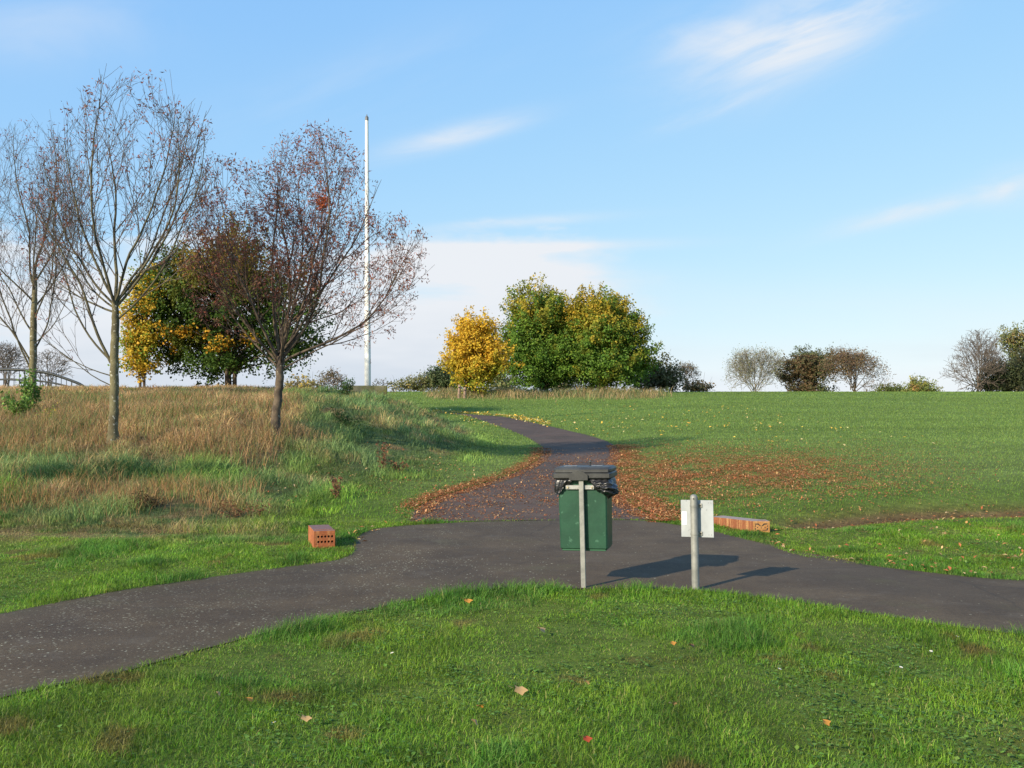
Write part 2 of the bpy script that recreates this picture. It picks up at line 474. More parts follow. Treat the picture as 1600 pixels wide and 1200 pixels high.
# ---- paths
def mat_path(name, c1, c2, fleck, seed, fl=0.5, leafy=0.0):
    m, t, b = principled(name)
    tc = t.new('ShaderNodeTexCoord'); v = tc.outputs['Object']
    sp = t.new('ShaderNodeSeparateXYZ'); t.l.new(v, sp.inputs[0])
    n1 = t.noise(v, 1.1 + seed, 5, 0.65); n2 = t.noise(v, 45, 3, 0.7); n3 = t.noise(v, 160, 2, 0.6)
    c = t.mix(t.ramp(n1, .3, .7), c1, c2)
    f = t.m('MULTIPLY', t.ramp(n2, .25, .75, .75, 1.25), t.ramp(n3, .25, .75, .7, 1.3))
    c = t.mix(1.0, c, t.vec(f, f, f), 'MULTIPLY')
    # pale chips, denser to the left
    vo = t.new('ShaderNodeTexVoronoi'); t.l.new(v, vo.inputs['Vector']); vo.inputs['Scale'].default_value = 34
    sc = t.new('ShaderNodeSeparateColor'); t.l.new(vo.outputs['Color'], sc.inputs[0])
    dens = t.m('MULTIPLY', t.ramp(sp.outputs[0], 1.0, -2.6, .03, .62), t.ramp(t.noise(v, 1.6, 4, .6), .35, .68, .12, 1.1))
    dens = t.m('MULTIPLY', dens, fl)
    chip = t.m('MULTIPLY', t.m('LESS_THAN', sc.outputs[0], dens), t.m('LESS_THAN', vo.outputs['Distance'], t.m('MULTIPLY_ADD', sc.outputs[1], .28, .08)))
    c = t.mix(t.m('MULTIPLY', chip, t.m('MULTIPLY_ADD', sc.outputs[2], .75, .15)), c, fleck)
    # damp and worn patches, hairline cracks, dirt along the edges
    wn = t.noise(v, .35, 6, .7, .8); c = t.mix(t.m('MULTIPLY', t.ramp(wn, .42, .62), .45), c, (0.042, 0.029, 0.019))
    wp = t.noise(v, 2.6, 5, .7); c = t.mix(t.m('MULTIPLY', t.ramp(wp, .52, .7), .35), c, (0.12, 0.095, 0.07))
    ck = t.new('ShaderNodeTexVoronoi', feature='DISTANCE_TO_EDGE'); ck.inputs['Scale'].default_value = .55
    wv = t.new('ShaderNodeMix', data_type='VECTOR'); wv.inputs[0].default_value = .12; t.l.new(v, wv.inputs[4])
    wx = t.new('ShaderNodeTexNoise'); wx.inputs['Scale'].default_value = 2.5; t.l.new(v, wx.inputs[0]); t.l.new(wx.outputs['Color'], wv.inputs[5]); t.l.new(wv.outputs[1], ck.inputs[0])
    c = t.mix(t.m('MULTIPLY', t.m('LESS_THAN', ck.outputs['Distance'], .006), t.ramp(wn, .42, .6, 0, .35)), c, (0.02, 0.016, 0.012))
    ea = t.new('ShaderNodeAttribute', attribute_name='Col'); es = t.new('ShaderNodeSeparateColor'); t.l.new(ea.outputs[0], es.inputs[0])
    ed = t.m('MULTIPLY', es.outputs[0], t.ramp(t.noise(v, 5, 5, .7), .3, .62))
    c = t.mix(t.m('MULTIPLY', ed, .85), c, (0.06, 0.05, 0.022))
    # moss tint along the old seams
    ms = t.m('MULTIPLY', t.ramp(t.noise(v, .8, 5, .65), .55, .72), .35)
    c = t.mix(ms, c, (0.085, 0.075, 0.03))
    t.l.new(c, b.inputs['Base Color']); b.inputs['Roughness'].default_value = .82; b.inputs['Specular IOR Level'].default_value = .3
    bp = t.new('ShaderNodeBump'); bp.inputs['Strength'].default_value = 0.5; bp.inputs['Distance'].default_value = 0.006
    t.l.new(t.m('ADD', n2, t.m('MULTIPLY', n3, .6)), bp.inputs['Height']); t.l.new(bp.outputs[0], b.inputs['Normal'])
    return m


def strip(name, a, b, n, off, mat):
    ts = np.linspace(0, 1, n)[:, None, None]
    P = a[None] * (1 - ts) + b[None] * ts; k = a.shape[0]
    ed = np.exp(-np.minimum(np.arange(n), n - 1 - np.arange(n))[:, None] * np.linalg.norm(b - a, axis=1)[None] / (n - 1) / .13)
    P = P.reshape(-1, 2); Zp = height(P[:, 0], P[:, 1]) + off
    ix = np.arange(n * k).reshape(n, k)
    q = np.stack([ix[:-1, :-1], ix[1:, :-1], ix[1:, 1:], ix[:-1, 1:]], -1).reshape(-1, 4)
    return tag(mesh_np(name, np.c_[P, Zp], quads=q, mat=mat, smooth=True, col=np.repeat(ed.reshape(-1, 1), 3, 1)), kind='structure')


strip('path', FAR, NEAR, 70, 0.006, mat_path('tarmac', (0.062, 0.040, 0.021), (0.097, 0.066, 0.036), (.44, .42, .30), 0.0, 2.8))
strip('path', UL, UR, 40, 0.004, mat_path('old_tarmac', (0.068, 0.041, 0.028), (0.099, 0.061, 0.041), (.30, .2, .16), 0.4, .3))


# ------------------------------------------------------------------ grass
def blades(name, X, Y, H, Wd, lean, colr, rng, mat=M_GRASS, z=None, head=False, sink=0.006):
    n = len(X); Zb = (height(X, Y) if z is None else z) - sink
    az = rng.random(n) * 2 * PI; fa = az + (rng.random(n) - .5) * 1.6
    ld = np.stack([np.cos(az), np.sin(az)], 1); wd = np.stack([-np.sin(fa), np.cos(fa)], 1) * (Wd / 2)[:, None]
    L = (H * lean)[:, None]
    base = np.stack([X, Y], 1)
    V = np.zeros((n, 5, 3), np.float32)
    V[:, 0, :2] = base - wd; V[:, 1, :2] = base + wd; V[:, 0, 2] = V[:, 1, 2] = Zb
    mid = base + ld * L * .33
    V[:, 2, :2] = mid - wd * .8; V[:, 3, :2] = mid + wd * .8; V[:, 2, 2] = V[:, 3, 2] = Zb + H * .58
    V[:, 4, :2] = base + ld * L; V[:, 4, 2] = Zb + H * np.sqrt(np.clip(1 - (lean * .6) ** 2, .2, 1))
    i = np.arange(n) * 5
    q = np.stack([i, i + 1, i + 3, i + 2], 1); t = np.stack([i + 2, i + 3, i + 4], 1)
    c = np.repeat(colr[:, None], 5, 1).reshape(-1, 3)
    return mesh_np(name, V.reshape(-1, 3), quads=q, tris=t, col=c, mat=mat)


def sample(n, y0, y1, p, rng, xl=-.62, xr=.62, pad=1.2):
    """points with density ~ Y^p over the wedge the photo can see (plus a margin)"""
    k = p + 2.0
    u = rng.random(n)
    if abs(k) < 1e-6: Yv = y0 * (y1 / y0) ** u
    else: Yv = (y0 ** k + u * (y1 ** k - y0 ** k)) ** (1 / k)
    Xv = (xl * Yv - pad) + rng.random(n) * ((xr - xl) * Yv + 2 * pad)
    return Xv, Yv


def jit(c, rng, a=.25):
    return np.clip(c * (1 + (rng.random((len(c), 1)) - .5) * 2 * a) * (1 + (rng.random(c.shape) - .5) * .16), 0, 1)


def leafquads(P, size, colr, rng, flat=0.0, nrm=None, aspect=.5, down=0.0, fold=.25):
    """P (n,3) positions -> folded diamond leaves"""
    n = len(P)
    d = rng.normal(size=(n, 3)); d[:, 2] = d[:, 2] * (1 - flat) - down; d /= np.linalg.norm(d, axis=1)[:, None]
    q = rng.normal(size=(n, 3))
    if nrm is not None: q = nrm + q * .55
    if flat: q = q * (1 - flat) + np.array([0, 0, 1.0]) * flat * 2.5
    s_ = np.cross(q, d); s_ /= np.linalg.norm(s_, axis=1)[:, None] + 1e-9
    nn = np.cross(d, s_)
    sz = np.asarray(size)[:, None] if np.ndim(size) else size
    V = np.zeros((n, 4, 3), np.float32)
    V[:, 0] = P; V[:, 2] = P + d * sz
    V[:, 1] = P + d * sz * .5 + s_ * sz * aspect * .5 + nn * sz * fold * .5
    V[:, 3] = P + d * sz * .5 - s_ * sz * aspect * .5 + nn * sz * fold * .5
    i = np.arange(n)[:, None] * 4
    t = np.concatenate([i + np.array([[0, 1, 2]]), i + np.array([[0, 2, 3]])])
    return V.reshape(-1, 3), t, np.repeat(colr[:, None], 4, 1).reshape(-1, 3)


def pick(pal, n, rng):
    pal = np.array(pal); return jit(pal[rng.integers(0, len(pal), n)], rng, .25)


# 1. short lawn and verges in front of the hill
r = np.random.default_rng(1)
X, Y = sample(860000, 3.3, 13.6, -.8, r)
s = sdist(X, Y); n = fb(X * 6, Y * 6, 61)
thick = fb(X * 1.6, Y * 1.3, 62)
c = cover(X, Y)
keep = (s > -.03 + .07 * (n - .5)) & (r.random(len(X)) < (.55 + .6 * thick) * (1 - .55 * c['ditch'])) & ~((s < .12) & (r.random(len(X)) < .1))
X, Y, s, thick = X[keep], Y[keep], s[keep], thick[keep]; c = {k: v[keep] for k, v in c.items()}
rr = r.random(len(X))
Hh = (.018 + .025 * sm((thick - .3) / .4)) * (.5 + 1.0 * r.random(len(X)) ** 1.5) * np.where((s < .25) & (Y > 6), 1.15, 1)
tuft = sm((fb(X * 1.3, Y * 1.0, 66) - .6) / .1); tuft = np.maximum(tuft, np.exp(-((X + 1.45 + .3 * np.sin(Y * 9)) / .34) ** 2 - ((Y - 5.72) / .16) ** 2)); tuft = np.maximum(tuft, .9 * np.exp(-((X + .95) / .2) ** 2 - ((Y - 5.6) / .12) ** 2)); Hh *= 1 + 1.0 * tuft
Wd = (.0022 + .0022 * r.random(len(X))) * np.maximum(1, Y / 7)
lc = lerp(cover_color(X, Y, c, rr), np.array([[.06, .19, .035]]) * np.ones((len(X), 3)), tuft * .5)
lc = lerp(lc, np.array([[.34, .29, .11]]) * np.ones_like(lc), (r.random(len(X)) < .05 + .12 * sm((.5 - thick) / .2)) * .8)
lc = lc * (.45 + 1.1 * fb(X * 4.6, Y * 3.6, 67))[:, None] * (.8 + .4 * fb(X * .8, Y * .8, 68))[:, None]
o = blades('lawn_grass', X, Y, Hh, Wd, .3 + .95 * r.random(len(X)), jit(lc, r, .42), r)
tag(o, 'short bright green lawn grass in front of and beside the crossing path', 'grass', kind='stuff')

r = np.random.default_rng(12)
k_ = r.integers(0, 259, 9000); f_ = r.random(9000); X = FAR[k_, 0] * (1 - f_) + FAR[k_ + 1, 0] * f_; Y = FAR[k_, 1] * (1 - f_) + FAR[k_ + 1, 1] * f_ + .05 + np.abs(r.normal(size=9000)) * .06
keep = (X > -2.2) & (X < 1.9) & (r.random(9000) < sm((fb(X * 2.2, Y * 0, 36) - .32) / .2) * (1.1 - .35 * (X + 2)) )
X, Y = X[keep], Y[keep]
o = blades('seam_grass', X, Y, .012 + .035 * r.random(len(X)) ** 2, np.full(len(X), .006), .4 + .9 * r.random(len(X)), pick([(.14, .19, .03), (.2, .2, .04), (.1, .15, .02), (.2, .13, .05)], len(X), r), r)
tag(o, 'thin line of grass and moss growing in the seam where the rising path meets the crossing path', 'grass', kind='stuff')

r = np.random.default_rng(14)
X, Y = sample(90000, 3.3, 11, -.8, r)
w = sm((fb(X * 1.1, Y * .9, 95) - .52) / .1) * (sdist(X, Y) > .05)
keep = (r.random(len(X)) < .03 + .42 * w) & (sdist(X, Y) > .06)
X, Y = X[keep], Y[keep]
P = np.stack([X, Y, height(X, Y) + .008 + .020 * r.random(len(X))], 1)
V, t, cl = leafquads(P, .012 + .02 * r.random(len(P)), pick([(.14, .26, .035), (.18, .30, .05), (.11, .2, .03)], len(P), r), r, flat=.8, aspect=.9)
tag(mesh_np('lawn_weeds', V, tris=t, col=cl, mat=M_GRASS), 'low patches of clover and broad leaved weeds mixed into the front lawn', 'weeds', kind='stuff')

# 2. mown field on the right, thinning into the distance
r = np.random.default_rng(2)
X, Y = sample(300000, 13.2, 88, -1.75, r, -.35, .66)
c = cover(X, Y); s = sdist(X, Y)
keep = (s > -.02) & (c['m'] < .3) & (r.random(len(X)) < 1 - .65 * c['ditch'])
X, Y = X[keep], Y[keep]; c = {k: v[keep] for k, v in c.items()}
o = blades('field_grass', X, Y, (.022 + .028 * r.random(len(X))) * np.clip(Y / 22, 1, 1.8), .0045 * np.clip(Y / 9, 1, 8), .3 + .7 * r.random(len(X)),
           jit(cover_color(X, Y, c, r.random(len(X))), r, .22), r)
tag(o, 'mown green grass covering the hillside field to the right of the path', 'grass', kind='stuff')

# 3. rough grass on the left bank
r = np.random.default_rng(3)
X, Y = sample(380000, 12.3, 62, -1.5, r, -.64, .1)
c = cover(X, Y); s = sdist(X, Y)
keep = (s > .0) & (c['m'] > .0) & (r.random(len(X)) < sm(c['m'] * 8) * (.35 + .9 * c['n2']))
X, Y, s = X[keep], Y[keep], s[keep]; c = {k: v[keep] for k, v in c.items()}
hum = sm((fb(X * 1.2, Y * .8, 71) - .35) / .35)
Hh = (.045 + .17 * hum * sm((s - .2) / 1.2)) * (.5 + .9 * r.random(len(X))) * np.clip(.5 + c['m'] * 2.5, .5, 1.3)
Hh *= 1 - .6 * sm((Y - 26) / 8) * sm((3.5 - s) / 2.5)
Hh *= 1 - .65 * ((np.abs(X + 5.9) < 1.6) & (Y > 34.5) & (Y < 41.5))
o = blades('rough_grass', X, Y, Hh, .0055 * np.clip(Y / 9, 1, 5), .45 + .75 * r.random(len(X)), jit(cover_color(X, Y, c, r.random(len(X))) * (.5 + .9 * hum)[:, None] * (.65 + .7 * fb(X * 2.6, Y * 2, 35))[:, None], r, .4), r)
tag(o, 'rough dewy grass with brown patches on the left bank below the bare trees', 'grass', kind='stuff')

# 4. tall dry grass
r = np.random.default_rng(4)
X, Y = sample(300000, 13, 62, -1.35, r, -.66, .0)
c = cover(X, Y)
keep = (r.random(len(X)) < c['tall'] * ((.02 + 1.35 * fb(X * .9, Y * .7, 82)) ** 2.1 + .4 * (Y < 17.5))) & (sdist(X, Y) > .6)
X, Y = X[keep], Y[keep]; c = {k: v[keep] for k, v in c.items()}
Hh = (.10 + .42 * fb(X * .9, Y * .7, 81) ** 1.3) * (.5 + .9 * r.random(len(X))) * np.clip((Y - 8) / 8.5, .5, 1.25) * np.clip(1.75 - Y / 30, .38, 1)
rr = r.random(len(X))
tc_ = lerp(STRAW[None] * np.ones((len(X), 3)), BROWN[None] * np.ones((len(X), 3)), np.clip(c['n3'] + (rr - .5), 0, 1))
tc_ = lerp(tc_, np.array([[.46, .24, .09]]) * np.ones_like(tc_), sm((17.5 - Y) / 1.5) * .5)
tc_ = lerp(tc_, np.array([[.15, .22, .06]]) * np.ones_like(tc_), (rr < (.62 + .6 * sm((Y - 26) / 8)) * (1.15 - c['n1']) * (.4 + c['n2'])) * .9)
o = blades('tall_dry_grass', X, Y, Hh, .0048 * np.clip(Y / 9, 1, 5), .25 + .55 * r.random(len(X)), jit(tc_, r, .3), r)
tag(o, 'tall dry straw coloured grass standing on the left bank around the tree trunks', 'grass', kind='stuff')

# 5. dry grass band round the trees on the crest
r = np.random.default_rng(5)
X = (r.random(60000)) * 27 - 9.5; Y = 61 + r.random(60000) * 22
c = cover(X, Y)
keep = (r.random(len(X)) < c['crest'] * .9 * sm((c['n2'] - .2) / .5)) & (sdist(X, Y) > .8)
X, Y = X[keep], Y[keep]; c = {k: v[keep] for k, v in c.items()}
rr = r.random(len(X))
tc_ = lerp(STRAW[None] * .9 * np.ones((len(X), 3)), np.array([[.15, .2, .07]]) * np.ones((len(X), 3)), (rr < .55) * .9)
o = blades('crest_dry_grass', X, Y, (.15 + .75 * c['n1']) * (.4 + .8 * r.random(len(X))), np.full(len(X), .035), .5 + .6 * r.random(len(X)), jit(tc_, r, .25), r)
tag(o, 'pale dry grass growing in a band around the feet of the yellow and green trees', 'grass', kind='stuff')


# ------------------------------------------------------------------ fallen leaves
r = np.random.default_rng(6)
X, Y = sample(900000, 12.5, 32, -.9, r, -.2, .6, .5)
s = sdist(X, Y); Z = height(X, Y); px, row = project(X, Y, Z)
n2 = fb(X * 1.5, Y * 1.2, 90)
w = np.zeros(len(X))
ur = np.interp(Y, UR[:, 1], UR[:, 0])
side = (X > ur - .3)
d_edge = np.abs(s)
# thick drift along the left edge of the rising path
w = np.maximum(w, np.exp(-((s - .08) / .19) ** 2) * (~side) * (Y > 14.3) * (Y < 29) * 1.0 * sm((Y - 14) / 3))
# drift right of the path spreading over the field
w = np.maximum(w, np.exp(-((s - .1) / .45) ** 2) * side * (Y > 13.5) * (Y < 30) * 1.0)
w = np.maximum(w, side * (s > 0) * np.exp(-((row - 742) / 32) ** 2) * sm((1500 - px) / 420) * .62 * sm((n2 - .12) / .3))
w = np.maximum(w, side * (s > 0) * np.exp(-((row - 745) / 42) ** 2) * sm((1600 - px) / 300) * .12)
# on the tarmac
w = np.maximum(w, (s < 0) * (Y > 13.8) * (Y < 29) * .13 * sm((n2 - .3) / .3))
w = np.maximum(w, (s < 0) * (s > -.25) * (Y > 14.5) * (Y < 29) * .5)
w = w * (.35 + 1.1 * sm((fb(X * 3.2, Y * 2.6, 91) - .3) / .35))
keep = r.random(len(X)) < w * 1.0
X, Y, Z = X[keep], Y[keep], Z[keep]
P = np.stack([X, Y, Z + np.where(s[keep] > 0, .03, .008)], 1)
cc = pick([(.42, .14, .05), (.44, .18, .065), (.33, .10, .04), (.54, .31, .14), (.35, .16, .07), (.47, .25, .10)], len(P), r)
V, t, cl = leafquads(P, .018 + .045 * r.random(len(P)) ** 1.6, cc, r, flat=.78, aspect=.42)
tag(mesh_np('fallen_leaves', V, tris=t, col=cl, mat=M_LITTER), 'drift of fallen rust and orange leaves over both edges of the rising path', 'leaves', kind='stuff')

r = np.random.default_rng(61)
X = r.uniform(-9, 14, 60000); Y = r.uniform(28, 60, 60000)
s = sdist(X, Y); Z = height(X, Y); px, row = project(X, Y, Z)
w = np.exp(-((s - .35) / .4) ** 2) * (Y > 36) * (px > 640) * (px < 860) * sm((row - 628) / 8) * (row < 668)
w = w * np.where(X > np.interp(Y, UR[:, 1][:170], UR[:, 0][:170]) - .4, 1, .15)
w = np.maximum(w, .02 * (px > 850) * (px < 1500) * (s > 0) * np.exp(-((row - 665) / 25) ** 2))
keep = r.random(len(X)) < w
P = np.stack([X[keep], Y[keep], Z[keep] + .05], 1)
V, t, cl = leafquads(P, .08 + .07 * r.random(len(P)), pick([(.8, .55, .08), (.7, .4, .06), (.75, .6, .25)], len(P), r), r, flat=.7, aspect=.7)
tag(mesh_np('fallen_yellow_leaves', V, tris=t, col=cl, mat=M_LITTER), 'yellow fallen leaves along the far edge of the path below the yellow tree', 'leaves', kind='stuff')

# litter over the lower bank and the right verge
r = np.random.default_rng(62)
X, Y = sample(60000, 9, 24, -.8, r, -.6, .6, .5)
s = sdist(X, Y); Z = height(X, Y); px, row = project(X, Y, Z)
w = .10 * (px > 1200) * (s > 0) * (s < .18) * 3 + .05 * (px > 1180) * (s > 0) * (row > 790) * (row < 900) + .10 * (px < 800) * (px > 330) * (row > 680) * (row < 800) * (s > 0) * sm((fb(X, Y, 8) - .3) / .3)
w = w + .35 * (np.abs(s) < .1) * (px > 470) * (px < 660) * (row < 850)
keep = r.random(len(X)) < w
P = np.stack([X[keep], Y[keep], Z[keep] + .035 * (s[keep] > 0) + .006], 1)
V, t, cl = leafquads(P, .04 + .04 * r.random(len(P)), pick([(.5, .25, .09), (.42, .13, .05), (.55, .38, .18)], len(P), r), r, flat=.7, aspect=.5)
tag(mesh_np('leaf_litter', V, tris=t, col=cl, mat=M_LITTER), 'thin scatter of brown leaves on the verges beside the crossing path', 'leaves', kind='stuff')


# single leaves on the front lawn
def single_leaf(px, row, size, colr, label, rz, tilt):
    p = hit(px, row); n = 10; pts = []
    me_v = [(0, 0, 0)]; f = []
    out = []
    for k in range(n):                                       # pointed, slightly lobed outline
        a = 2 * PI * k / n; rad = (.5 if k % 2 == 0 else .34) * size
        out.append((math.cos(a) * rad * 1.15, math.sin(a) * rad * .85, .12 * size * math.cos(2 * a) + .03 * size * math.sin(3 * a)))
    V = [(0, 0, -.05 * size)] + out
    t = [(0, 1 + k, 1 + (k + 1) % n) for k in range(n)]
    o = mesh_np('fallen_leaf', np.array(V), tris=np.array(t), col=np.tile(np.array(colr), (n + 1, 1)), mat=M_LITTER)
    o.location = p + Vector((0, 0, .058)); o.rotation_euler = (tilt, .25, rz)
    tag(o, label, 'leaf', 'single leaves lying on the front lawn')
    st = mesh_np('stalk', np.array([(-.5 * size, -.002, 0), (-.5 * size, .002, 0), (-.95 * size, .003, .01), (-.95 * size, -.001, .01)]), quads=np.array([(0, 1, 2, 3)]), col=np.tile(np.array(colr) * .7, (4, 1)), mat=M_LITTER, parent=o)


TAN = (.46, .29, .13); ORG = (.62, .27, .05); RED = (.42, .07, .03); BRN = (.25, .12, .06)
for a in [
    (731, 949, .075, ORG, 'orange leaf on the front lawn close to the path edge, left of the bin post', .3, .5),
    (846, 996, .085, TAN, 'narrow tan leaf on the lawn a short way below left of the bin post', 1.0, .5),
    (813, 1094, .078, TAN, 'largest tan leaf on the lawn, curled, in the middle of the front lawn', .2, .7),
    (750, 1121, .05, ORG, 'small orange brown leaf just above another tan leaf on the front lawn', 2.0, .5),
    (742, 1146, .06, TAN, 'pale tan leaf low in the front lawn, below a small orange brown leaf', 1.4, .7),
    (917, 1082, .055, TAN, 'pinkish tan leaf on the lawn straight below the bin post', 1.7, .7),
    (478, 1140, .055, TAN, 'tan orange leaf at the lower left of the front lawn', .1, .5),
    (389, 1109, .05, ORG, 'orange leaf on the lower left lawn between two tan leaves', 1.1, .5),
    (341, 1100, .045, TAN, 'small upright tan leaf on the lower left lawn near a bare scar', 1.5, .8),
    (1051, 1018, .05, ORG, 'bright orange leaf below the sign post on the lawn', .4, .6),
    (1081, 1022, .05, BRN, 'dark brown leaf beside the bright orange one below the sign post', .9, .6),
    (1290, 1146, .06, ORG, 'rounded orange leaf low on the right half of the front lawn', .5, .5),
    (1051, 1116, .05, TAN, 'small tan leaf on the lower lawn below the sign post', 2.2, .5),
    (917, 1173, .05, RED, 'small dark red leaf near the bottom of the lawn', .3, .6),
]: single_leaf(*a)

# daisies
M_WHITE = mat_noise('petal', (.8, .8, .78), (.75, .75, .73), 5, .6)
M_YEL = mat_noise('flower_centre', (.7, .5, .05), (.6, .4, .04), 5, .6)


def daisy():
    root = empty('daisy'); n = 9; V = []; t = []
    for k in range(n):
        a = 2 * PI * k / n; b = len(V); ca, sa = math.cos(a), math.sin(a)
        for (rr_, w_, z_) in ((.002, 0, .052), (.008, .0024, .055), (.012, 0, .054), (.008, -.0024, .055)):
            V.append((ca * rr_ - sa * w_, sa * rr_ + ca * w_, z_))
        t.append((b, b + 1, b + 2, b + 3))
    mesh_np('petals', np.array(V), quads=np.array(t), mat=M_WHITE, parent=root)
    V = [(0, 0, .058)] + [(math.cos(2 * PI * k / 7) * .0035, math.sin(2 * PI * k / 7) * .0035, .054) for k in range(7)]
    mesh_np('centre', np.array(V), tris=np.array([(0, 1 + k, 1 + (k + 1) % 7) for k in range(7)]), mat=M_YEL, parent=root)
    V = [(math.cos(2 * PI * k / 3) * .0008, math.sin(2 * PI * k / 3) * .0008, z_) for z_ in (0, .053) for k in range(3)]
    mesh_np('stem', np.array(V), quads=np.array([(k, (k + 1) % 3, 3 + (k + 1) % 3, 3 + k) for k in range(3)]), col=np.tile(np.array((.1, .2, .04)), (6, 1)), mat=M_GRASS, parent=root)
    return root


D0 = daisy()
for k, (a, b) in enumerate([(1405, 1055), (1492, 1006), (1312, 1012), (950, 1070), (432, 1146), (616, 1032), (1453, 1029), (1214, 1058), (1518, 828), (528, 1036)]):
    d = D0
    if k:
        d = D0.copy(); COL.objects.link(d)
        for ch in D0.children:
            q = ch.copy(); COL.objects.link(q); q.parent = d
    d.location = hit(a, b); d.rotation_euler = (.3, .1, k); d.scale = (1.0,) * 3
    tag(d, 'tiny white daisy standing in the short grass', 'flower', 'daisies dotted over the grass')


# ------------------------------------------------------------------ trees
def nrm_(v):
    return v / (np.linalg.norm(v) + 1e-9)


def tubes(polys, name, mat, parent, rmin_sides=((.05, 9), (.02, 6), (.008, 4), (0, 3))):
    VV = []; QQ = []; off = 0
    for pts, rad in polys:
        k = len(pts)
        if k < 2: continue
        s_ = 3
        for thr, sd in rmin_sides:
            if rad[0] >= thr: s_ = sd; break
        d = np.gradient(pts, axis=0); d /= np.linalg.norm(d, axis=1)[:, None] + 1e-9
        ref = np.array([.31, .77, .12]) if abs(d[0] @ np.array([.36, .91, .14])) < .9 else np.array([1., 0, 0])
        a = np.cross(d, ref); a /= np.linalg.norm(a, axis=1)[:, None] + 1e-9; b = np.cross(d, a)
        th = np.arange(s_) * 2 * PI / s_
        ring = (a[:, None] * np.cos(th)[None, :, None] + b[:, None] * np.sin(th)[None, :, None]) * rad[:, None, None]
        VV.append((pts[:, None] + ring).reshape(-1, 3))
        ix = off + np.arange(k * s_).reshape(k, s_)
        j = np.roll(ix, -1, 1)
        QQ.append(np.stack([ix[:-1], j[:-1], j[1:], ix[1:]], -1).reshape(-1, 4)); off += k * s_
    return mesh_np(name, np.concatenate(VV), quads=np.concatenate(QQ), mat=mat, parent=parent, smooth=True)


class Grower:
    def __init__(s, ells, rng, lv):
        s.c = np.array([e[0] for e in ells], float); s.r = np.array([e[1] for e in ells], float)
        s.g = rng; s.lv = lv; s.out = [[] for _ in range(8)]; s.tips = []
    def env(s, p): return float(np.min((((p - s.c) / s.r) ** 2).sum(1)))
    def grow(s, p, d, rad, level, maxlen):
        L = s.lv[level]; g = s.g; step = L['step']; pts = [p.copy()]; ln = 0; prev = s.env(p); tol = 1.0 + (g.uniform(-.2, .35) if level < 2 else g.uniform(-.2, .12))
        d = nrm_(d)
        while ln < maxlen:
            d = nrm_(d + g.normal(size=3) * L['jit'] + np.array([0, 0, L['up']]) * step)
            p = p + d * step; ln += step; e = s.env(p)
            if e > tol and e > prev: break
            prev = e; pts.append(p.copy())
        if len(pts) < 2: return
        pts = np.array(pts); k = len(pts); t = np.linspace(0, 1, k)
        rr = rad * (1 - t) ** .85 * .9 + np.maximum(L.get('rend', .003), rad * .1)
        s.out[level].append((pts, rr)); s.tips.append((level, pts[-1], d))
        if level + 1 >= len(s.lv): return
        C = s.lv[level + 1]
        real = step * (k - 1); n = int(real * L['kids'] + g.random())
        az = g.random() * 6.28
        for i in range(n):
            tt = L['from'] + (1 - L['from']) * (i + g.random()) / max(n, 1); tt = min(tt, .98)
            q = tt * (k - 1); i0 = int(q); f = q - i0; i1 = min(i0 + 1, k - 1)
            pp = pts[i0] * (1 - f) + pts[i1] * f; dd = nrm_(pts[i1] - pts[i0] if i1 > i0 else d)
            az += 2.4 + g.normal() * .3; a = nrm_(np.cross(dd, np.array([.2, .1, 1.]) + g.normal(size=3) * .1)); b = np.cross(dd, a)
            side = a * math.cos(az) + b * math.sin(az); ang = math.radians(g.uniform(*C['ang']))
            nd = dd * math.cos(ang) + side * math.sin(ang)
            r0 = min(np.interp(tt, t, rr) * C.get('rf', .62), C.get('rmax', 9))
            s.grow(pp, nd, r0, level + 1, C['len'] * (1 - .55 * tt) * g.uniform(.7, 1.2))


def ell_px(base_px, base_row, D, lst, depth=.9):
    k = D / 1500.0
    return [(((cx - base_px) * k, dy * k, (base_row - cy) * k), (rx * k, (rz if rz else rx * depth) * k, ry * k)) for cx, cy, rx, ry, dy, rz in [(tuple(e) + (0, 0))[:6] for e in lst]]


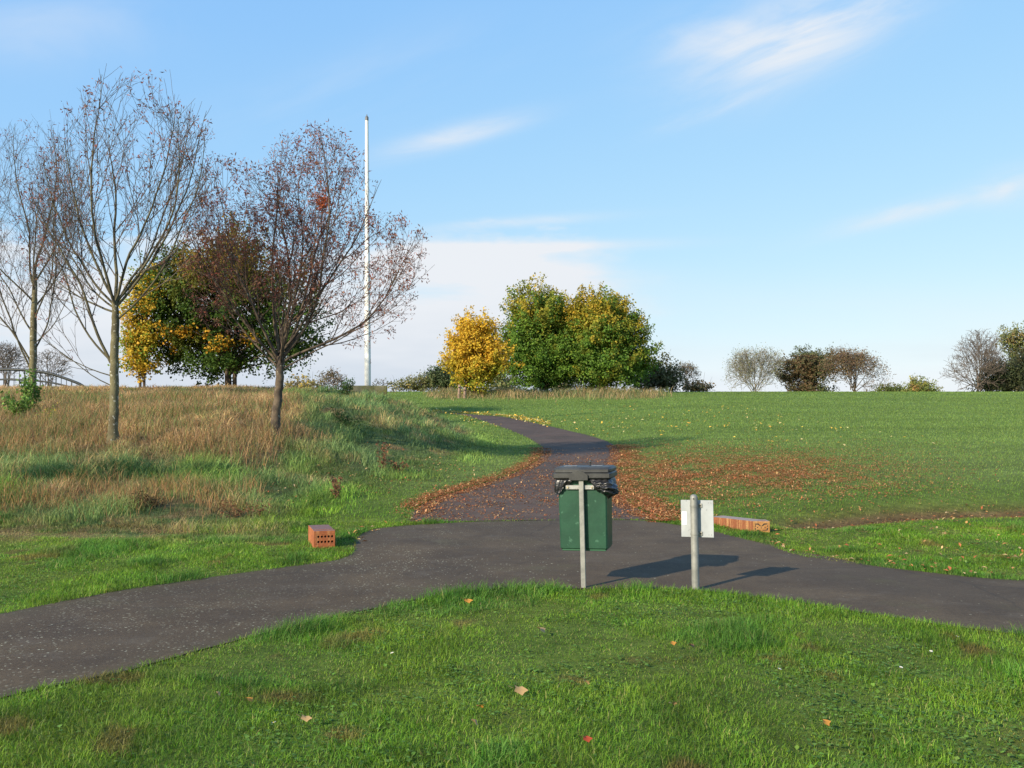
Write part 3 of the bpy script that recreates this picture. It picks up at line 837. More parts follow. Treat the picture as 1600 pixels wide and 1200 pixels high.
def bare_tree(pxr, D, label, ells, limbs, trunk, lv, rng_seed, bark=M_BARK_ASH, twig=M_TWIG, rem=None, group=None, name='bare_tree', loc=None, limbm=None):
    """trunk: list of (px,row,radius); limbs: list of (px,row,az,elev,radius) start points on the trunk"""
    g = np.random.default_rng(rng_seed); bp, br = pxr; k = D / 1500.
    base = loc if loc is not None else at(bp, D)
    root = empty(name, base - Vector((0, 0, .03))); tag(root, label, 'tree', group)
    E = ell_px(bp, br, D, ells); G = Grower(E, g, lv)
    T = np.array([((x - bp) * k, 0, (br - y) * k) for x, y, _ in trunk]); R = np.array([q[2] for q in trunk])
    tt = np.linspace(0, len(T) - 1, 26); TP = np.stack([np.interp(tt, range(len(T)), T[:, i]) for i in range(3)], 1); TR = np.interp(tt, range(len(T)), R)
    TP[1:-1, :2] += g.normal(size=(24, 2)) * .008
    TR[0] *= 1.75; TR[1] *= 1.3; TR[2] *= 1.1; TP[0, 2] -= .12
    main = [(TP, TR)]
    for (x, y, az, el, rd) in limbs:
        p = np.array([(x - bp) * k, 0, (br - y) * k]); a = math.radians(az); e = math.radians(el)
        G.grow(p, np.array([math.cos(a) * math.cos(e), math.sin(a) * math.cos(e), math.sin(e)]), rd * .74, 0, 12)
    tk = tubes(main, 'trunk', bark, root, ((.05, 12), (0, 9)))
    cr = tubes(G.out[0], 'limbs', limbm or bark, root)
    cr = tubes(sum(G.out[1:], []), 'crown', twig, root)
    if rem:
        n, pal, size, clump, droop = rem
        tips = [(p, d) for l, p, d in G.tips if l >= len(lv) - 2]
        if tips:
            ch = g.choice(len(tips), size=min(n, len(tips) * 3)); P = []
            for c in ch:
                p = tips[c][0]; m_ = g.integers(2, 7)
                P.append(p + g.normal(size=(m_, 3)) * clump)
            P = np.concatenate(P)
            V, t, cl = leafquads(P, size * (.6 + .8 * g.random(len(P))), pick(pal, len(P), g), g, down=droop, aspect=.28)
            mesh_np('withered_leaves', V, tris=t, col=cl, mat=M_LEAF, parent=root)
    return root


REDS = [(.27, .10, .07), (.34, .15, .10), (.20, .09, .06), (.38, .2, .13), (.30, .08, .05)]


def ash_levels(d=1.0, kid=1.0, up=.28):
    return [dict(step=.22, jit=.065, up=up, kids=2.3 * kid, rend=.004, **{'from': .12}),
            dict(step=.16, jit=.06, up=up * 1.3, kids=3.1 * kid, ang=(20, 42), len=2.7 * d, rf=.45, rend=.003, **{'from': .12}),
            dict(step=.11, jit=.08, up=up * 1.3, kids=4.6 * kid, ang=(22, 48), len=1.15 * d, rf=.5, rmax=.008, rend=.0024, **{'from': .1}),
            dict(step=.09, jit=.10, up=up * 1.5, kids=0, ang=(22, 50), len=.42 * d, rf=.6, rmax=.0036, rend=.0018, **{'from': .2})]


# tree standing in front, second from the left
bB = hit(176, 694)
DB = bB.y
bare_tree((176, 694), DB, 'tall slender bare tree with pale flecked trunk standing right of the leftmost tree', 
          [(205, 285, 132, 180), (120, 360, 85, 180), (210, 400, 105, 110), (120, 500, 60, 80)],
          [(178, 470, 100, 82, .05), (178, 470, 10, 52, .042), (178, 468, 190, 58, .042), (177, 475, 175, 35, .036), (178, 472, 330, 68, .042), (178, 474, 50, 60, .036), (178, 486, 182, 20, .03),
           (179, 478, 250, 60, .042), (178, 500, 0, 40, .03), (172, 565, 185, 62, .045), (170, 560, 170, 42, .03), (176, 520, 290, 45, .028), (172, 585, 178, 12, .014), (176, 545, 10, 28, .018), (178, 478, 5, 50, .04), (178, 480, 175, 30, .03), (172, 600, 190, 25, .014)],
          [(176, 694, .105), (177, 640, .095), (178, 560, .088), (178, 500, .078), (178, 468, .06)],
          ash_levels(1.0, 1.0), 11, limbm=M_LIMB, rem=(520, REDS, .085, .05, .5), loc=bB)
# leftmost tree
bA = at(50, 31.0)
bare_tree((50, 628), 31.0, 'leftmost bare tree, straight single trunk with green bush at its foot', 
          [(45, 330, 95, 150), (30, 440, 90, 110), (100, 460, 60, 90)],
          [(51, 430, 90, 80, .06), (51, 440, 10, 60, .045), (51, 445, 180, 60, .045), (51, 470, 220, 48, .04), (51, 500, 330, 50, .035), (51, 520, 160, 52, .04), (51, 548, 20, 55, .035), (51, 570, 175, 62, .045), (51, 585, 200, 68, .04), (50, 455, 300, 58, .04), (51, 535, 345, 35, .028), (50, 480, 60, 50, .04)],
          [(50, 628, .125), (51, 560, .115), (51, 500, .10), (52, 425, .07)],
          ash_levels(1.15, .95), 12, limbm=M_LIMB, rem=(420, REDS, .09, .06, .5), loc=bA)
# the spreading one with reddish remains
bC = hit(430, 684)
DC = bC.y
bare_tree((430, 684), DC, 'broad low forking bare tree with reddish withered leaves in front of the dark green tree', 
          [(492, 312, 96, 118), (362, 370, 76, 142), (600, 425, 82, 96), (460, 450, 85, 78), (530, 505, 75, 38), (340, 440, 60, 80)],
          [(437, 560, 80, 80, .06), (437, 560, 20, 62, .055), (436, 562, 160, 62, .055), (440, 558, 350, 42, .055), (434, 565, 185, 48, .045), (440, 556, 300, 60, .05), (436, 560, 120, 62, .05),
           (438, 552, 50, 45, .045), (434, 560, 230, 55, .045), (440, 565, 0, 33, .045), (442, 545, 5, 52, .05), (435, 550, 150, 72, .05), (438, 568, 280, 40, .035), (440, 575, 355, 20, .022), (436, 560, 95, 55, .05), (432, 570, 175, 40, .035), (438, 548, 12, 68, .045)],
          [(430, 684, .115), (431, 640, .10), (436, 600, .095), (438, 555, .085)],
          ash_levels(.95, 1.08, .22), 13, bark=M_BARK_DARK, twig=M_TWIG_RED, rem=(3900, REDS, .08, .06, .4), loc=bC)


r = np.random.default_rng(77); kC = DC / 1500.
P = np.array([((505 - 430) * kC, -.1, (684 - 313) * kC)]) + r.normal(size=(170, 3)) * .075
V, t, cl = leafquads(P, .07 + .05 * r.random(len(P)), pick([(.5, .12, .04), (.42, .10, .04)], len(P), r), r, down=.4, aspect=.35)
mesh_np('withered_leaves', V, tris=t, col=cl, mat=M_LEAF, parent=[o for o in COL.objects if o.get('label', '').startswith('broad low forking')][0])

# ---- leafy trees
def leafy_tree(pxr, D, label, ells, colfn, nclump, per, size, seed, trunk=None, group=None, name='tree', cat='tree', clump=.3, shell=.45, spray=.25, bark=M_BARK_DARK, trunks=1, tr=.09, loc=None, lean=0., density=1.0, mat=M_LEAF, limbn=16, shoots=3):
    g = np.random.default_rng(seed); bp, br = pxr; k = D / 1500.
    base = loc if loc is not None else at(bp, D)
    root = empty(name, base - Vector((0, 0, .03))); tag(root, label, cat, group)
    E = ell_px(bp, br, D, ells, .95)
    vol = np.array([e[1][0] * e[1][1] * e[1][2] for e in E]); vol = vol ** .75; vol /= vol.sum()
    C = []; N = []
    ids = g.choice(len(E), size=nclump, p=vol)
    for i in ids:
        c, r_ = np.array(E[i][0]), np.array(E[i][1])
        u = nrm_(g.normal(size=3)); q = (shell + (1 - shell) * g.random()) * (1 + g.normal() * .045)
        lump = 1 + .62 * (float(vn(u[0] * 2.7 + 9 + i, u[2] * 2.7 + u[1] * 1.9 + 5, seed)) - .5)
        p = c + u * r_ * q * lump
        if p[2] < .12: continue
        C.append(p); N.append(u)
    C = np.array(C); N = np.array(N)
    m_ = max(3, int(per)); n = len(C)
    uu = g.random((n, m_, 1)); dn = N * .75 + np.array([0, 0, .55]) + g.normal(size=(n, 3)) * .2; dn /= np.linalg.norm(dn, axis=1)[:, None]
    off = g.normal(size=(n, m_, 3)) * clump * (.5 + .7 * g.random((n, 1, 1))) * np.array([1, 1, .8]) * (1.1 - .75 * uu)
    off += dn[:, None] * (uu - .35) * (spray * 2.0 + clump) * (.5 + .9 * g.random((n, 1, 1)))
    P = (C[:, None] + off).reshape(-1, 3); NN = np.repeat(N, m_, 0) + np.array([0, 0, .35]); cid = np.repeat(np.arange(n), m_)
    ok = P[:, 2] > .05
    P, NN, cid = P[ok], NN[ok], cid[ok]
    hh = P[:, 2] / max(e[0][2] + e[1][2] for e in E)
    cr = g.random(n)[cid]
    colr = colfn(P, hh, cr, g, k, bp, br)
    V, t, cl = leafquads(P, size * (.6 + .7 * g.random(len(P))), jit(colr, g, .22), g, nrm=NN, aspect=.8, fold=.2)
    # skeleton: trunk(s) with limbs reaching out to the clumps
    polys = []
    top = max(e[0][2] + e[1][2] * .3 for e in E); cx = np.mean([e[0][0] for e in E])
    for q in range(trunks):
        a = 6.28 * q / trunks; o_ = np.array([math.cos(a), math.sin(a), 0]) * (tr * 1.2 if trunks > 1 else 0)
        z = np.linspace(-.1, top, 12); bend = (z / top) ** 1.5
        pts = np.stack([o_[0] * (1 + bend * 3) + bend * cx + g.normal(size=12) * .02, o_[1] * (1 + bend * 3) + g.normal(size=12) * .02, z], 1); pts[0, :2] = o_[:2]
        polys.append((pts, tr / math.sqrt(trunks) * (1.15 - .95 * (z - z[0]) / (top - z[0]))))
    tz = trunk if trunk else .25
    twg = []
    for q in g.choice(n, size=min(n, limbn * 6), replace=False):
        c = C[q]; z0 = min(tz + .6 * g.random() * max(c[2] - tz, .1), c[2] * .85)
        b0 = (max(z0, .05) / top) ** 1.5
        s0 = np.array([b0 * cx, 0, max(z0, .05)]); mid = s0 * .45 + c * .55 + np.array([0, 0, .12 * np.linalg.norm(c - s0)])
        tt = np.linspace(0, 1, 7)[:, None]; pts = (1 - tt) ** 2 * s0 + 2 * tt * (1 - tt) * mid + tt ** 2 * c
        twg.append((pts, np.linspace(tr * .28, .008, 7)))
    for q_ in polys: tubes([q_], 'trunk', bark, root)
    for e_ in E[:5]:
        for q in range(shoots):
            u = nrm_(g.normal(size=3) * np.array([.9, .9, .3]) + np.array([0, 0, .9])); c = np.array(e_[0]) + u * np.array(e_[1]) * .9
            L_ = g.uniform(.25, .75) * size * 8; tt = np.linspace(0, 1, 5)[:, None]
            twg.append((c + (u * .5 + np.array([0, 0, .8])) * L_ * tt + g.normal(size=(5, 3)) * .02, np.linspace(.012, .006, 5)))
    tubes(twg, 'limbs', bark, root)
    mesh_np('crown', V, tris=t, col=cl, mat=mat, parent=root)
    return root


GD = np.array([.065, .13, .022]); GM = np.array([.165, .285, .035]); YG = np.array([.40, .30, .035]); YL = np.array([.68, .42, .04]); OR_ = np.array([.6, .27, .03])


def colpx(P, k, bp, br): return bp + P[:, 0] / k, br - P[:, 2] / k


def c_maple(yel):
    def f(P, hh, cr, g, k, bp, br):
        n = fb(P[:, 0] * .9 + 3, P[:, 2] * .9 + P[:, 1] * .5, 20)
        w = np.clip((hh - .52) * 1.9 + (cr - .5) * 1.5 + (n - .5) * 1.4 + yel + P[:, 0] * .035, 0, 1)
        base = lerp(GD[None] * np.ones_like(P), GM[None] * np.ones_like(P), g.random(len(P)))
        return lerp(base, lerp(YG[None] * np.ones_like(P), YL[None] * np.ones_like(P), g.random(len(P)) * .8), w * (.6 + .4 * g.random(len(P))))
    return f


def c_yellow(P, hh, cr, g, k, bp, br):
    n = fb(P[:, 0] * 1.1, P[:, 2] * 1.1 + P[:, 1], 21)
    b = lerp(YL[None] * np.ones_like(P), YG[None] * 1.4 * np.ones_like(P), g.random(len(P)) * .5)
    return lerp(b, GM[None] * np.ones_like(P), (np.clip((.5 - hh) * 1.3 + (n - .42) * 1.3, 0, 1) * (g.random(len(P)) < .8)))


def c_yellowgreen(P, hh, cr, g, k, bp, br):
    b = lerp(YL[None] * np.ones_like(P), YG[None] * 1.25 * np.ones_like(P), g.random(len(P)))
    return lerp(b, GM[None] * np.ones_like(P), (cr < .34) * .85 * (g.random(len(P)) < .8))


def c_big(P, hh, cr, g, k, bp, br):
    px, row = colpx(P, k, bp, br)
    n = fb(P[:, 0] * .9, P[:, 2] * .9, 23)
    b = lerp(GD[None] * .6 * np.ones_like(P), GM[None] * .5 * np.ones_like(P), g.random(len(P)))
    w = np.clip((485 - row) / 80, 0, 1) * .75 * sm((px - 265) / 30) * (cr < .7) + np.clip(n - .6, 0, 1)
    b = lerp(b, lerp(YG[None] * .75 * np.ones_like(P), OR_[None] * .7 * np.ones_like(P), g.random(len(P))), w * .8)
    for (cx, cy, rx, ry) in [(304, 520, 15, 10), (270, 524, 12, 17), (280, 545, 8, 9), (385, 530, 28, 12), (352, 542, 18, 10), (332, 522, 9, 10), (252, 558, 6, 10)]:
        q = ((px - cx) / rx) ** 2 + ((row - cy) / ry) ** 2
        inn = (q < 1.1 + .5 * (cr - .5)) & (P[:, 1] < .4)
        yy = lerp(YL[None] * np.ones_like(P), OR_[None] * np.ones_like(P), g.random(len(P)) * .7)
        b = np.where((inn & (g.random(len(P)) < .6))[:, None], yy, b)
    return b


def c_const(*cols):
    def f(P, hh, cr, g, k, bp, br):
        cs = np.array(cols); n = fb(P[:, 0] * .6 + 7, P[:, 2] * .6 + P[:, 1] * .3, 29)
        i = np.clip(((n * .9 + cr * .45 - .15) * len(cs)).astype(int), 0, len(cs) - 1)
        return cs[i]
    return f


# big maple behind the bare trees, and its yellow neighbour
pm = at(360, 44.0)
leafy_tree((362, 611), 44.0, 'large dark green tree with orange yellow sprays behind the forking bare tree', 
           [(355, 470, 92, 105), (285, 480, 62, 85), (440, 500, 62, 82), (365, 420, 55, 60), (265, 530, 36, 50), (455, 545, 42, 32), (330, 555, 70, 32), (258, 445, 30, 45)],
           c_big, 820, 74, .125, 101, trunk=.8, tr=.16, trunks=3, clump=.26, loc=pm, spray=.42)
leafy_tree((222, 611), 43, 'narrow bright yellow leafy tree left of the large dark green tree', 
           [(215, 500, 24, 72), (224, 550, 24, 42), (238, 450, 16, 38), (205, 555, 16, 42)], c_yellowgreen, 210, 38, .12, 102, trunk=.5, tr=.08, trunks=2, clump=.24, loc=at(222, 43))
# trio by the path
leafy_tree((738, 618), 70, 'rounded golden yellow tree beside the wooden stakes at the bend of the path', 
           [(742, 548, 42, 46), (716, 562, 22, 32), (768, 562, 28, 34), (745, 514, 26, 20), (740, 587, 28, 22)], c_yellow, 420, 62, .165, 103, tr=.13, trunks=2, clump=.33, spray=.5)
leafy_tree((850, 613), 79, 'tallest green and yellow tree in the middle, right of the golden yellow tree', 
           [(848, 530, 58, 66), (842, 485, 40, 38), (812, 540, 26, 50), (880, 530, 34, 60), (845, 575, 48, 30)], c_maple(-.12), 720, 90, .175, 104, tr=.18, trunks=2, clump=.37, spray=.6)
leafy_tree((938, 613), 77, 'wide green and yellow tree right of the tallest tree on the crest', 
           [(942, 530, 60, 64), (930, 490, 40, 30), (985, 540, 36, 48), (905, 550, 34, 44), (950, 575, 62, 28), (960, 500, 34, 36)], c_maple(.0), 780, 90, .175, 105, tr=.18, trunks=3, clump=.37, spray=.6)


# ---- shrubs and far trees on the crest (bases stand on the ground, some just below the crest line)
def far_levels(s=1.0, kid=1.0, up=.1):
    return [dict(step=.5 * s, jit=.07, up=up, kids=1.15 * kid / s, **{'from': .15}),
            dict(step=.35 * s, jit=.09, up=up, kids=1.9 * kid / s, ang=(22, 50), len=4.2 * s, rf=.5, **{'from': .12}),
            dict(step=.28 * s, jit=.12, up=up * .8, kids=2.3 * kid / s, ang=(25, 55), len=2.2 * s, rf=.6, rmax=.03, rend=.012, **{'from': .1}),
            dict(step=.22 * s, jit=.12, up=up, kids=0, ang=(25, 55), len=.9 * s, rf=.65, rmax=.016, rend=.010, **{'from': .2})]


def far_bare(px, D, label, ells, seed, s, twig=M_TWIG_PALE, rem=None, stems=5, kid=1.0, thick=.14, row0=616, el=(28, 82)):
    g = np.random.default_rng(seed); lim = []
    for q in range(stems):
        lim.append((px + g.uniform(-6, 6), row0 - 5 - g.uniform(0, 9), 360 * q / stems + g.uniform(-20, 20), g.uniform(*el), thick * .55))
    lim.append((px, row0 - 15, 90, 85, thick * .7))
    return bare_tree((px, row0), D, label, ells, lim, [(px, row0, thick), (px, row0 - 9, thick * .9), (px + 1, row0 - 20, thick * .7)], far_levels(s, kid, .05), seed, bark=twig, twig=twig, rem=rem, name='tree')


def c_russet(P, hh, cr, g, k, bp, br):
    px, row = colpx(P, k, bp, br); red = (px < 1272 + 10 * (cr - .5)) & (row > 548)
    a = np.array([(.17, .12, .065), (.14, .12, .06), (.20, .125, .06)])[g.integers(0, 3, len(P))]; b = np.array([(.10, .125, .05), (.14, .14, .06)])[g.integers(0, 2, len(P))]
    return np.where(red[:, None] & (g.random(len(P)) < .85)[:, None], a, b)


far_bare(1180, 125, 'pale bare rounded tree on the skyline, leftmost of the distant trees in the field', [(1178, 585, 50, 46), (1205, 575, 24, 36), (1150, 595, 26, 26)], 201, .95, kid=1.15, stems=11,
         rem=(700, [(.3, .27, .13), (.22, .24, .1)], .22, .3, 0), thick=.12)
leafy_tree((1262, 613), 128, 'red brown and green tree on the skyline right of the pale bare tree', [(1248, 566, 32, 24), (1282, 568, 30, 26), (1228, 580, 16, 16), (1265, 556, 26, 16), (1262, 602, 40, 9)],
           c_russet, 420, 44, .22, 202, tr=.22, trunks=3, clump=.42, spray=.4, shell=.2, limbn=30)
far_bare(1335, 122, 'sparse brown spreading tree on the skyline right of the red brown tree', [(1330, 582, 50, 36), (1362, 592, 34, 26), (1308, 575, 26, 32)], 203, .95, twig=M_BARK_DARK, kid=.95, stems=10,
         rem=(1700, [(.2, .12, .08), (.18, .14, .07), (.28, .19, .1)], .26, .4, .2))
leafy_tree((1435, 617), 110, 'small yellow green bush alone on the skyline before the right hand trees', [(1434, 608, 14, 12), (1452, 612, 12, 7), (1422, 613, 10, 6)], c_const((.32, .29, .07), (.2, .23, .06), (.38, .24, .08)), 140, 34, .18, 204, name='bush', cat='bush', tr=.06, trunks=3, clump=.32, spray=.5)
leafy_tree((1400, 617), 112, 'low green brown bush at the foot of the sparse brown tree', [(1400, 612, 16, 7), (1382, 612, 12, 8)], c_const((.2, .2, .07), (.14, .17, .05)), 90, 32, .18, 205, name='bush', cat='bush', tr=.05, trunks=2, clump=.3)
far_bare(1528, 118, 'tall grey bare tree near the right end of the skyline', [(1525, 568, 46, 58), (1502, 592, 34, 30), (1545, 545, 28, 38)], 206, 1.0, twig=M_TWIG, kid=1.15, stems=11)
leafy_tree((1572, 618), 120, 'dark evergreen tree in front of the yellowish one at the right edge', [(1562, 585, 32, 30), (1592, 590, 34, 36), (1545, 602, 20, 15), (1615, 580, 30, 36)], c_const((.06, .075, .035), (.085, .10, .04), (.05, .06, .03), (.12, .11, .05)), 560, 46, .2, 207, tr=.2, trunks=3, clump=.45, spray=.35, shell=.25)
leafy_tree((1604, 618), 132, 'yellowish green tree rising above the dark one at the right edge', [(1600, 538, 36, 38), (1630, 555, 40, 55), (1582, 530, 20, 20)], c_const((.27, .25, .09), (.18, .2, .07), (.3, .22, .09)), 330, 34, .25, 208, tr=.2, trunks=1, clump=.5, spray=.4, shell=.2)
# just right of the trio
leafy_tree((1035, 613), 86, 'olive brown shrub just right of the wide green and yellow tree', [(1030, 588, 26, 26), (1050, 595, 18, 18), (1008, 596, 22, 18)], c_const((.12, .13, .05), (.17, .15, .06), (.10, .10, .05)), 210, 28, .2, 209, name='bush', cat='bush', tr=.07, trunks=3, clump=.4, spray=.5, shell=.3)
far_bare(1072, 88, 'small sparse grey brown shrub on the crest between the olive shrub and the open field', [(1072, 592, 20, 24), (1090, 602, 14, 14)], 210, .6, twig=M_TWIG, kid=1.2, stems=5, thick=.06, row0=614, rem=(300, [(.2, .16, .09)], .16, .15, 0))
leafy_tree((1098, 613), 90, 'low russet bush tailing off to the right of the sparse shrub', [(1096, 608, 16, 9), (1078, 606, 10, 10)], c_const((.3, .19, .08), (.2, .16, .07)), 80, 22, .18, 211, name='bush', cat='bush', tr=.04, trunks=2, clump=.3)
# behind the trio
leafy_tree((870, 613), 94, 'grey green bush seen under and between the two big green trees', [(870, 596, 34, 16), (905, 598, 26, 14)], c_const((.2, .2, .1), (.14, .17, .07), (.28, .22, .12)), 130, 24, .2, 212, name='bush', cat='bush', tr=.05, trunks=3, clump=.4)
leafy_tree((780, 613), 94, 'pale green bush in the gap right of the golden yellow tree', [(788, 596, 26, 14)], c_const((.2, .23, .09), (.26, .25, .1)), 80, 24, .2, 213, name='bush', cat='bush', tr=.05, trunks=3, clump=.35)
leafy_tree((688, 613), 95, 'dark grey green bush partly behind the left side of the golden yellow tree', [(688, 592, 24, 19), (705, 596, 20, 16)], c_const((.08, .11, .05), (.12, .15, .06)), 190, 26, .2, 214, name='bush', cat='bush', tr=.06, trunks=3, clump=.4, shell=.3)
leafy_tree((648, 613), 95, 'low yellowish brown hedge bush left of the dark grey green bush', [(650, 600, 20, 9), (665, 598, 14, 11), (628, 604, 16, 6)], c_const((.25, .22, .09), (.18, .18, .07), (.33, .26, .08)), 120, 22, .18, 215, name='bush', cat='bush', tr=.04, trunks=3, clump=.35, spray=.4)
far_bare(600, 58, 'thin sapling with a few dark leaves just right of the white flagpole', [(600, 588, 17, 18), (585, 598, 12, 10)], 216, .5, twig=M_TWIG, kid=.7, stems=4, thick=.035, row0=612, rem=(110, [(.12, .09, .05), (.16, .12, .06), (.1, .12, .05)], .16, .12, .1))
leafy_tree((480, 606), 62, 'thin yellow leaved bush behind the foot of the forking bare tree', [(470, 588, 24, 18), (490, 592, 16, 14), (452, 592, 14, 14)], c_const((.5, .36, .08), (.25, .2, .08), (.6, .42, .05)), 110, 20, .15, 217, name='bush', cat='bush', tr=.05, trunks=3, clump=.3, shell=.25)
far_bare(522, 64, 'straggly brown shrub left of the white flagpole on the crest', [(520, 585, 22, 24), (545, 598, 14, 10), (500, 590, 16, 22)], 218, .55, twig=M_TWIG, kid=1.1, stems=5, thick=.06, row0=608, rem=(420, [(.2, .15, .1), (.28, .18, .1), (.14, .13, .07)], .17, .14, .2))
# grey trees far left beyond the railing
far_bare(75, 84, 'grey bare tree in the distance behind the arched railing, right of the leftmost trunk', [(75, 570, 36, 34), (100, 580, 22, 20)], 219, .8, twig=M_TWIG, kid=1.2, stems=6, thick=.1, row0=604)
far_bare(8, 86, 'grey bare tree in the distance at the far left edge behind the railing', [(8, 565, 36, 40), (35, 575, 20, 24)], 220, .8, twig=M_TWIG, kid=1.2, stems=6, thick=.1, row0=604)


# ---- small plants
def weed(p, label, h, w, cols, seed, n_st=5, leaf=.07, nl=14, name='plant', cat='plant', stem=(.12, .1, .04), aspect=.45, up=.6, mat=M_LEAF):
    g = np.random.default_rng(seed); root = empty(name, p - Vector((0, 0, .02))); tag(root, label, cat)
    polys = []; P = []
    for i in range(n_st):
        a = g.random() * 6.28; tip = np.array([math.cos(a) * w * g.random(), math.sin(a) * w * g.random(), h * (.55 + .5 * g.random())])
        tt = np.linspace(0, 1, 7)[:, None]; s0 = np.array([g.normal() * w * .12, g.normal() * w * .12, 0])
        pts = s0 * (1 - tt) + tip * tt; pts[:, :2] += ((tt * (tt - 1)) * (tip[:2] * -.5)[None])
        polys.append((pts, np.linspace(.007, .003, 7) * max(1, h)))
        q = g.random(nl) ** .8; q = .15 + .85 * q
        P.append(np.stack([np.interp(q, tt[:, 0], pts[:, j]) for j in range(3)], 1) + g.normal(size=(nl, 3)) * w * .12)
    P = np.concatenate(P)
    m_ = mat_noise('plant_stem', stem, tuple(x * 1.3 for x in stem), 10, .8)
    tubes(polys, 'stem', m_, root)
    V, t, cl = leafquads(P, leaf * (.5 + .8 * g.random(len(P))), pick(cols, len(P), g), g, aspect=aspect)
    mesh_np('foliage', V, tris=t, col=cl, mat=mat, parent=root)
    return root


LG = [(.16, .27, .05), (.2, .33, .07), (.1, .18, .04)]; TK = [(.06, .14, .04), (.08, .17, .05), (.12, .19, .06)]; DK = [(.04, .09, .025), (.06, .12, .03)]; DBR = [(.22, .1, .05), (.15, .08, .045), (.3, .14, .07)]
weed(at(46, 25.6), 'leafy green bush growing at the foot of the leftmost bare tree', 1.25, .32, LG, 301, 14, .10, 34, 'bush', 'bush', aspect=.7)
weed(at(30, 24.6), 'lower rounded green bush just left of the leafy one by the leftmost trunk', .75, .42, LG, 302, 14, .09, 30, 'bush', 'bush', aspect=.7)
weed(at(74, 23.4), 'small yellow flowering weed in the dry grass right of the leftmost tree', .5, .3, [(.5, .42, .05), (.2, .3, .05)], 303, 8, .06, 20)
weed(hit(545, 676), 'dark green bushy plant on the grassy bank below the concrete block', .62, .42, DK, 304, 16, .08, 40, aspect=.3)
weed(at(540, 36.5), 'dark green bush behind the left end of the concrete block', .62, .5, DK, 305, 16, .09, 40, 'bush', 'bush')
weed(hit(598, 737), 'upright dead brown dock plant, taller one on the lower bank', .62, .16, DBR, 306, 5, .07, 30, stem=(.12, .06, .035))
weed(hit(622, 738), 'low dark dead brown plant right of the taller dead dock', .26, .26, DBR, 307, 8, .07, 18, stem=(.1, .05, .03))
weed(hit(527, 779), 'dead brown dock plant up the bank from the left brick block', .42, .16, DBR, 308, 6, .06, 22, stem=(.12, .06, .035))
weed(hit(218, 792), 'collapsed dark brown tussock among the orange dry grass on the lower left bank', .22, .4, [(.1, .07, .03), (.16, .11, .05)], 309, 14, .12, 14, aspect=.12)
weed(hit(380, 808), 'flattened red brown bramble heap left of the left brick block', .2, .45, DBR, 310, 14, .09, 16, aspect=.15)
for k_, (a_, b_, w_, lab) in enumerate(((95, 745, .55, 'dark green grass tussock on the left bank below the tall dry grass'), (205, 738, .6, 'dark green grassy tussock below the trunk of the slender bare tree'), (330, 742, .35, 'small dark tussock on the bank between the two nearer bare trunks'))):
    p = hit(a_, b_); r = np.random.default_rng(500 + k_); n = 1500
    X = r.normal(size=n) * w_ * .6; Y = r.normal(size=n) * .22
    o = blades('grass_tussock', X, Y, .14 + .14 * r.random(n), np.full(n, .009), .4 + .7 * r.random(n), pick([(.05, .12, .04), (.07, .15, .05), (.10, .17, .06)], n, r), r, z=height(X + p.x, Y + p.y) - p.z)
    o.location = p; tag(o, lab, 'tussock')

# ------------------------------------------------------------------ built things


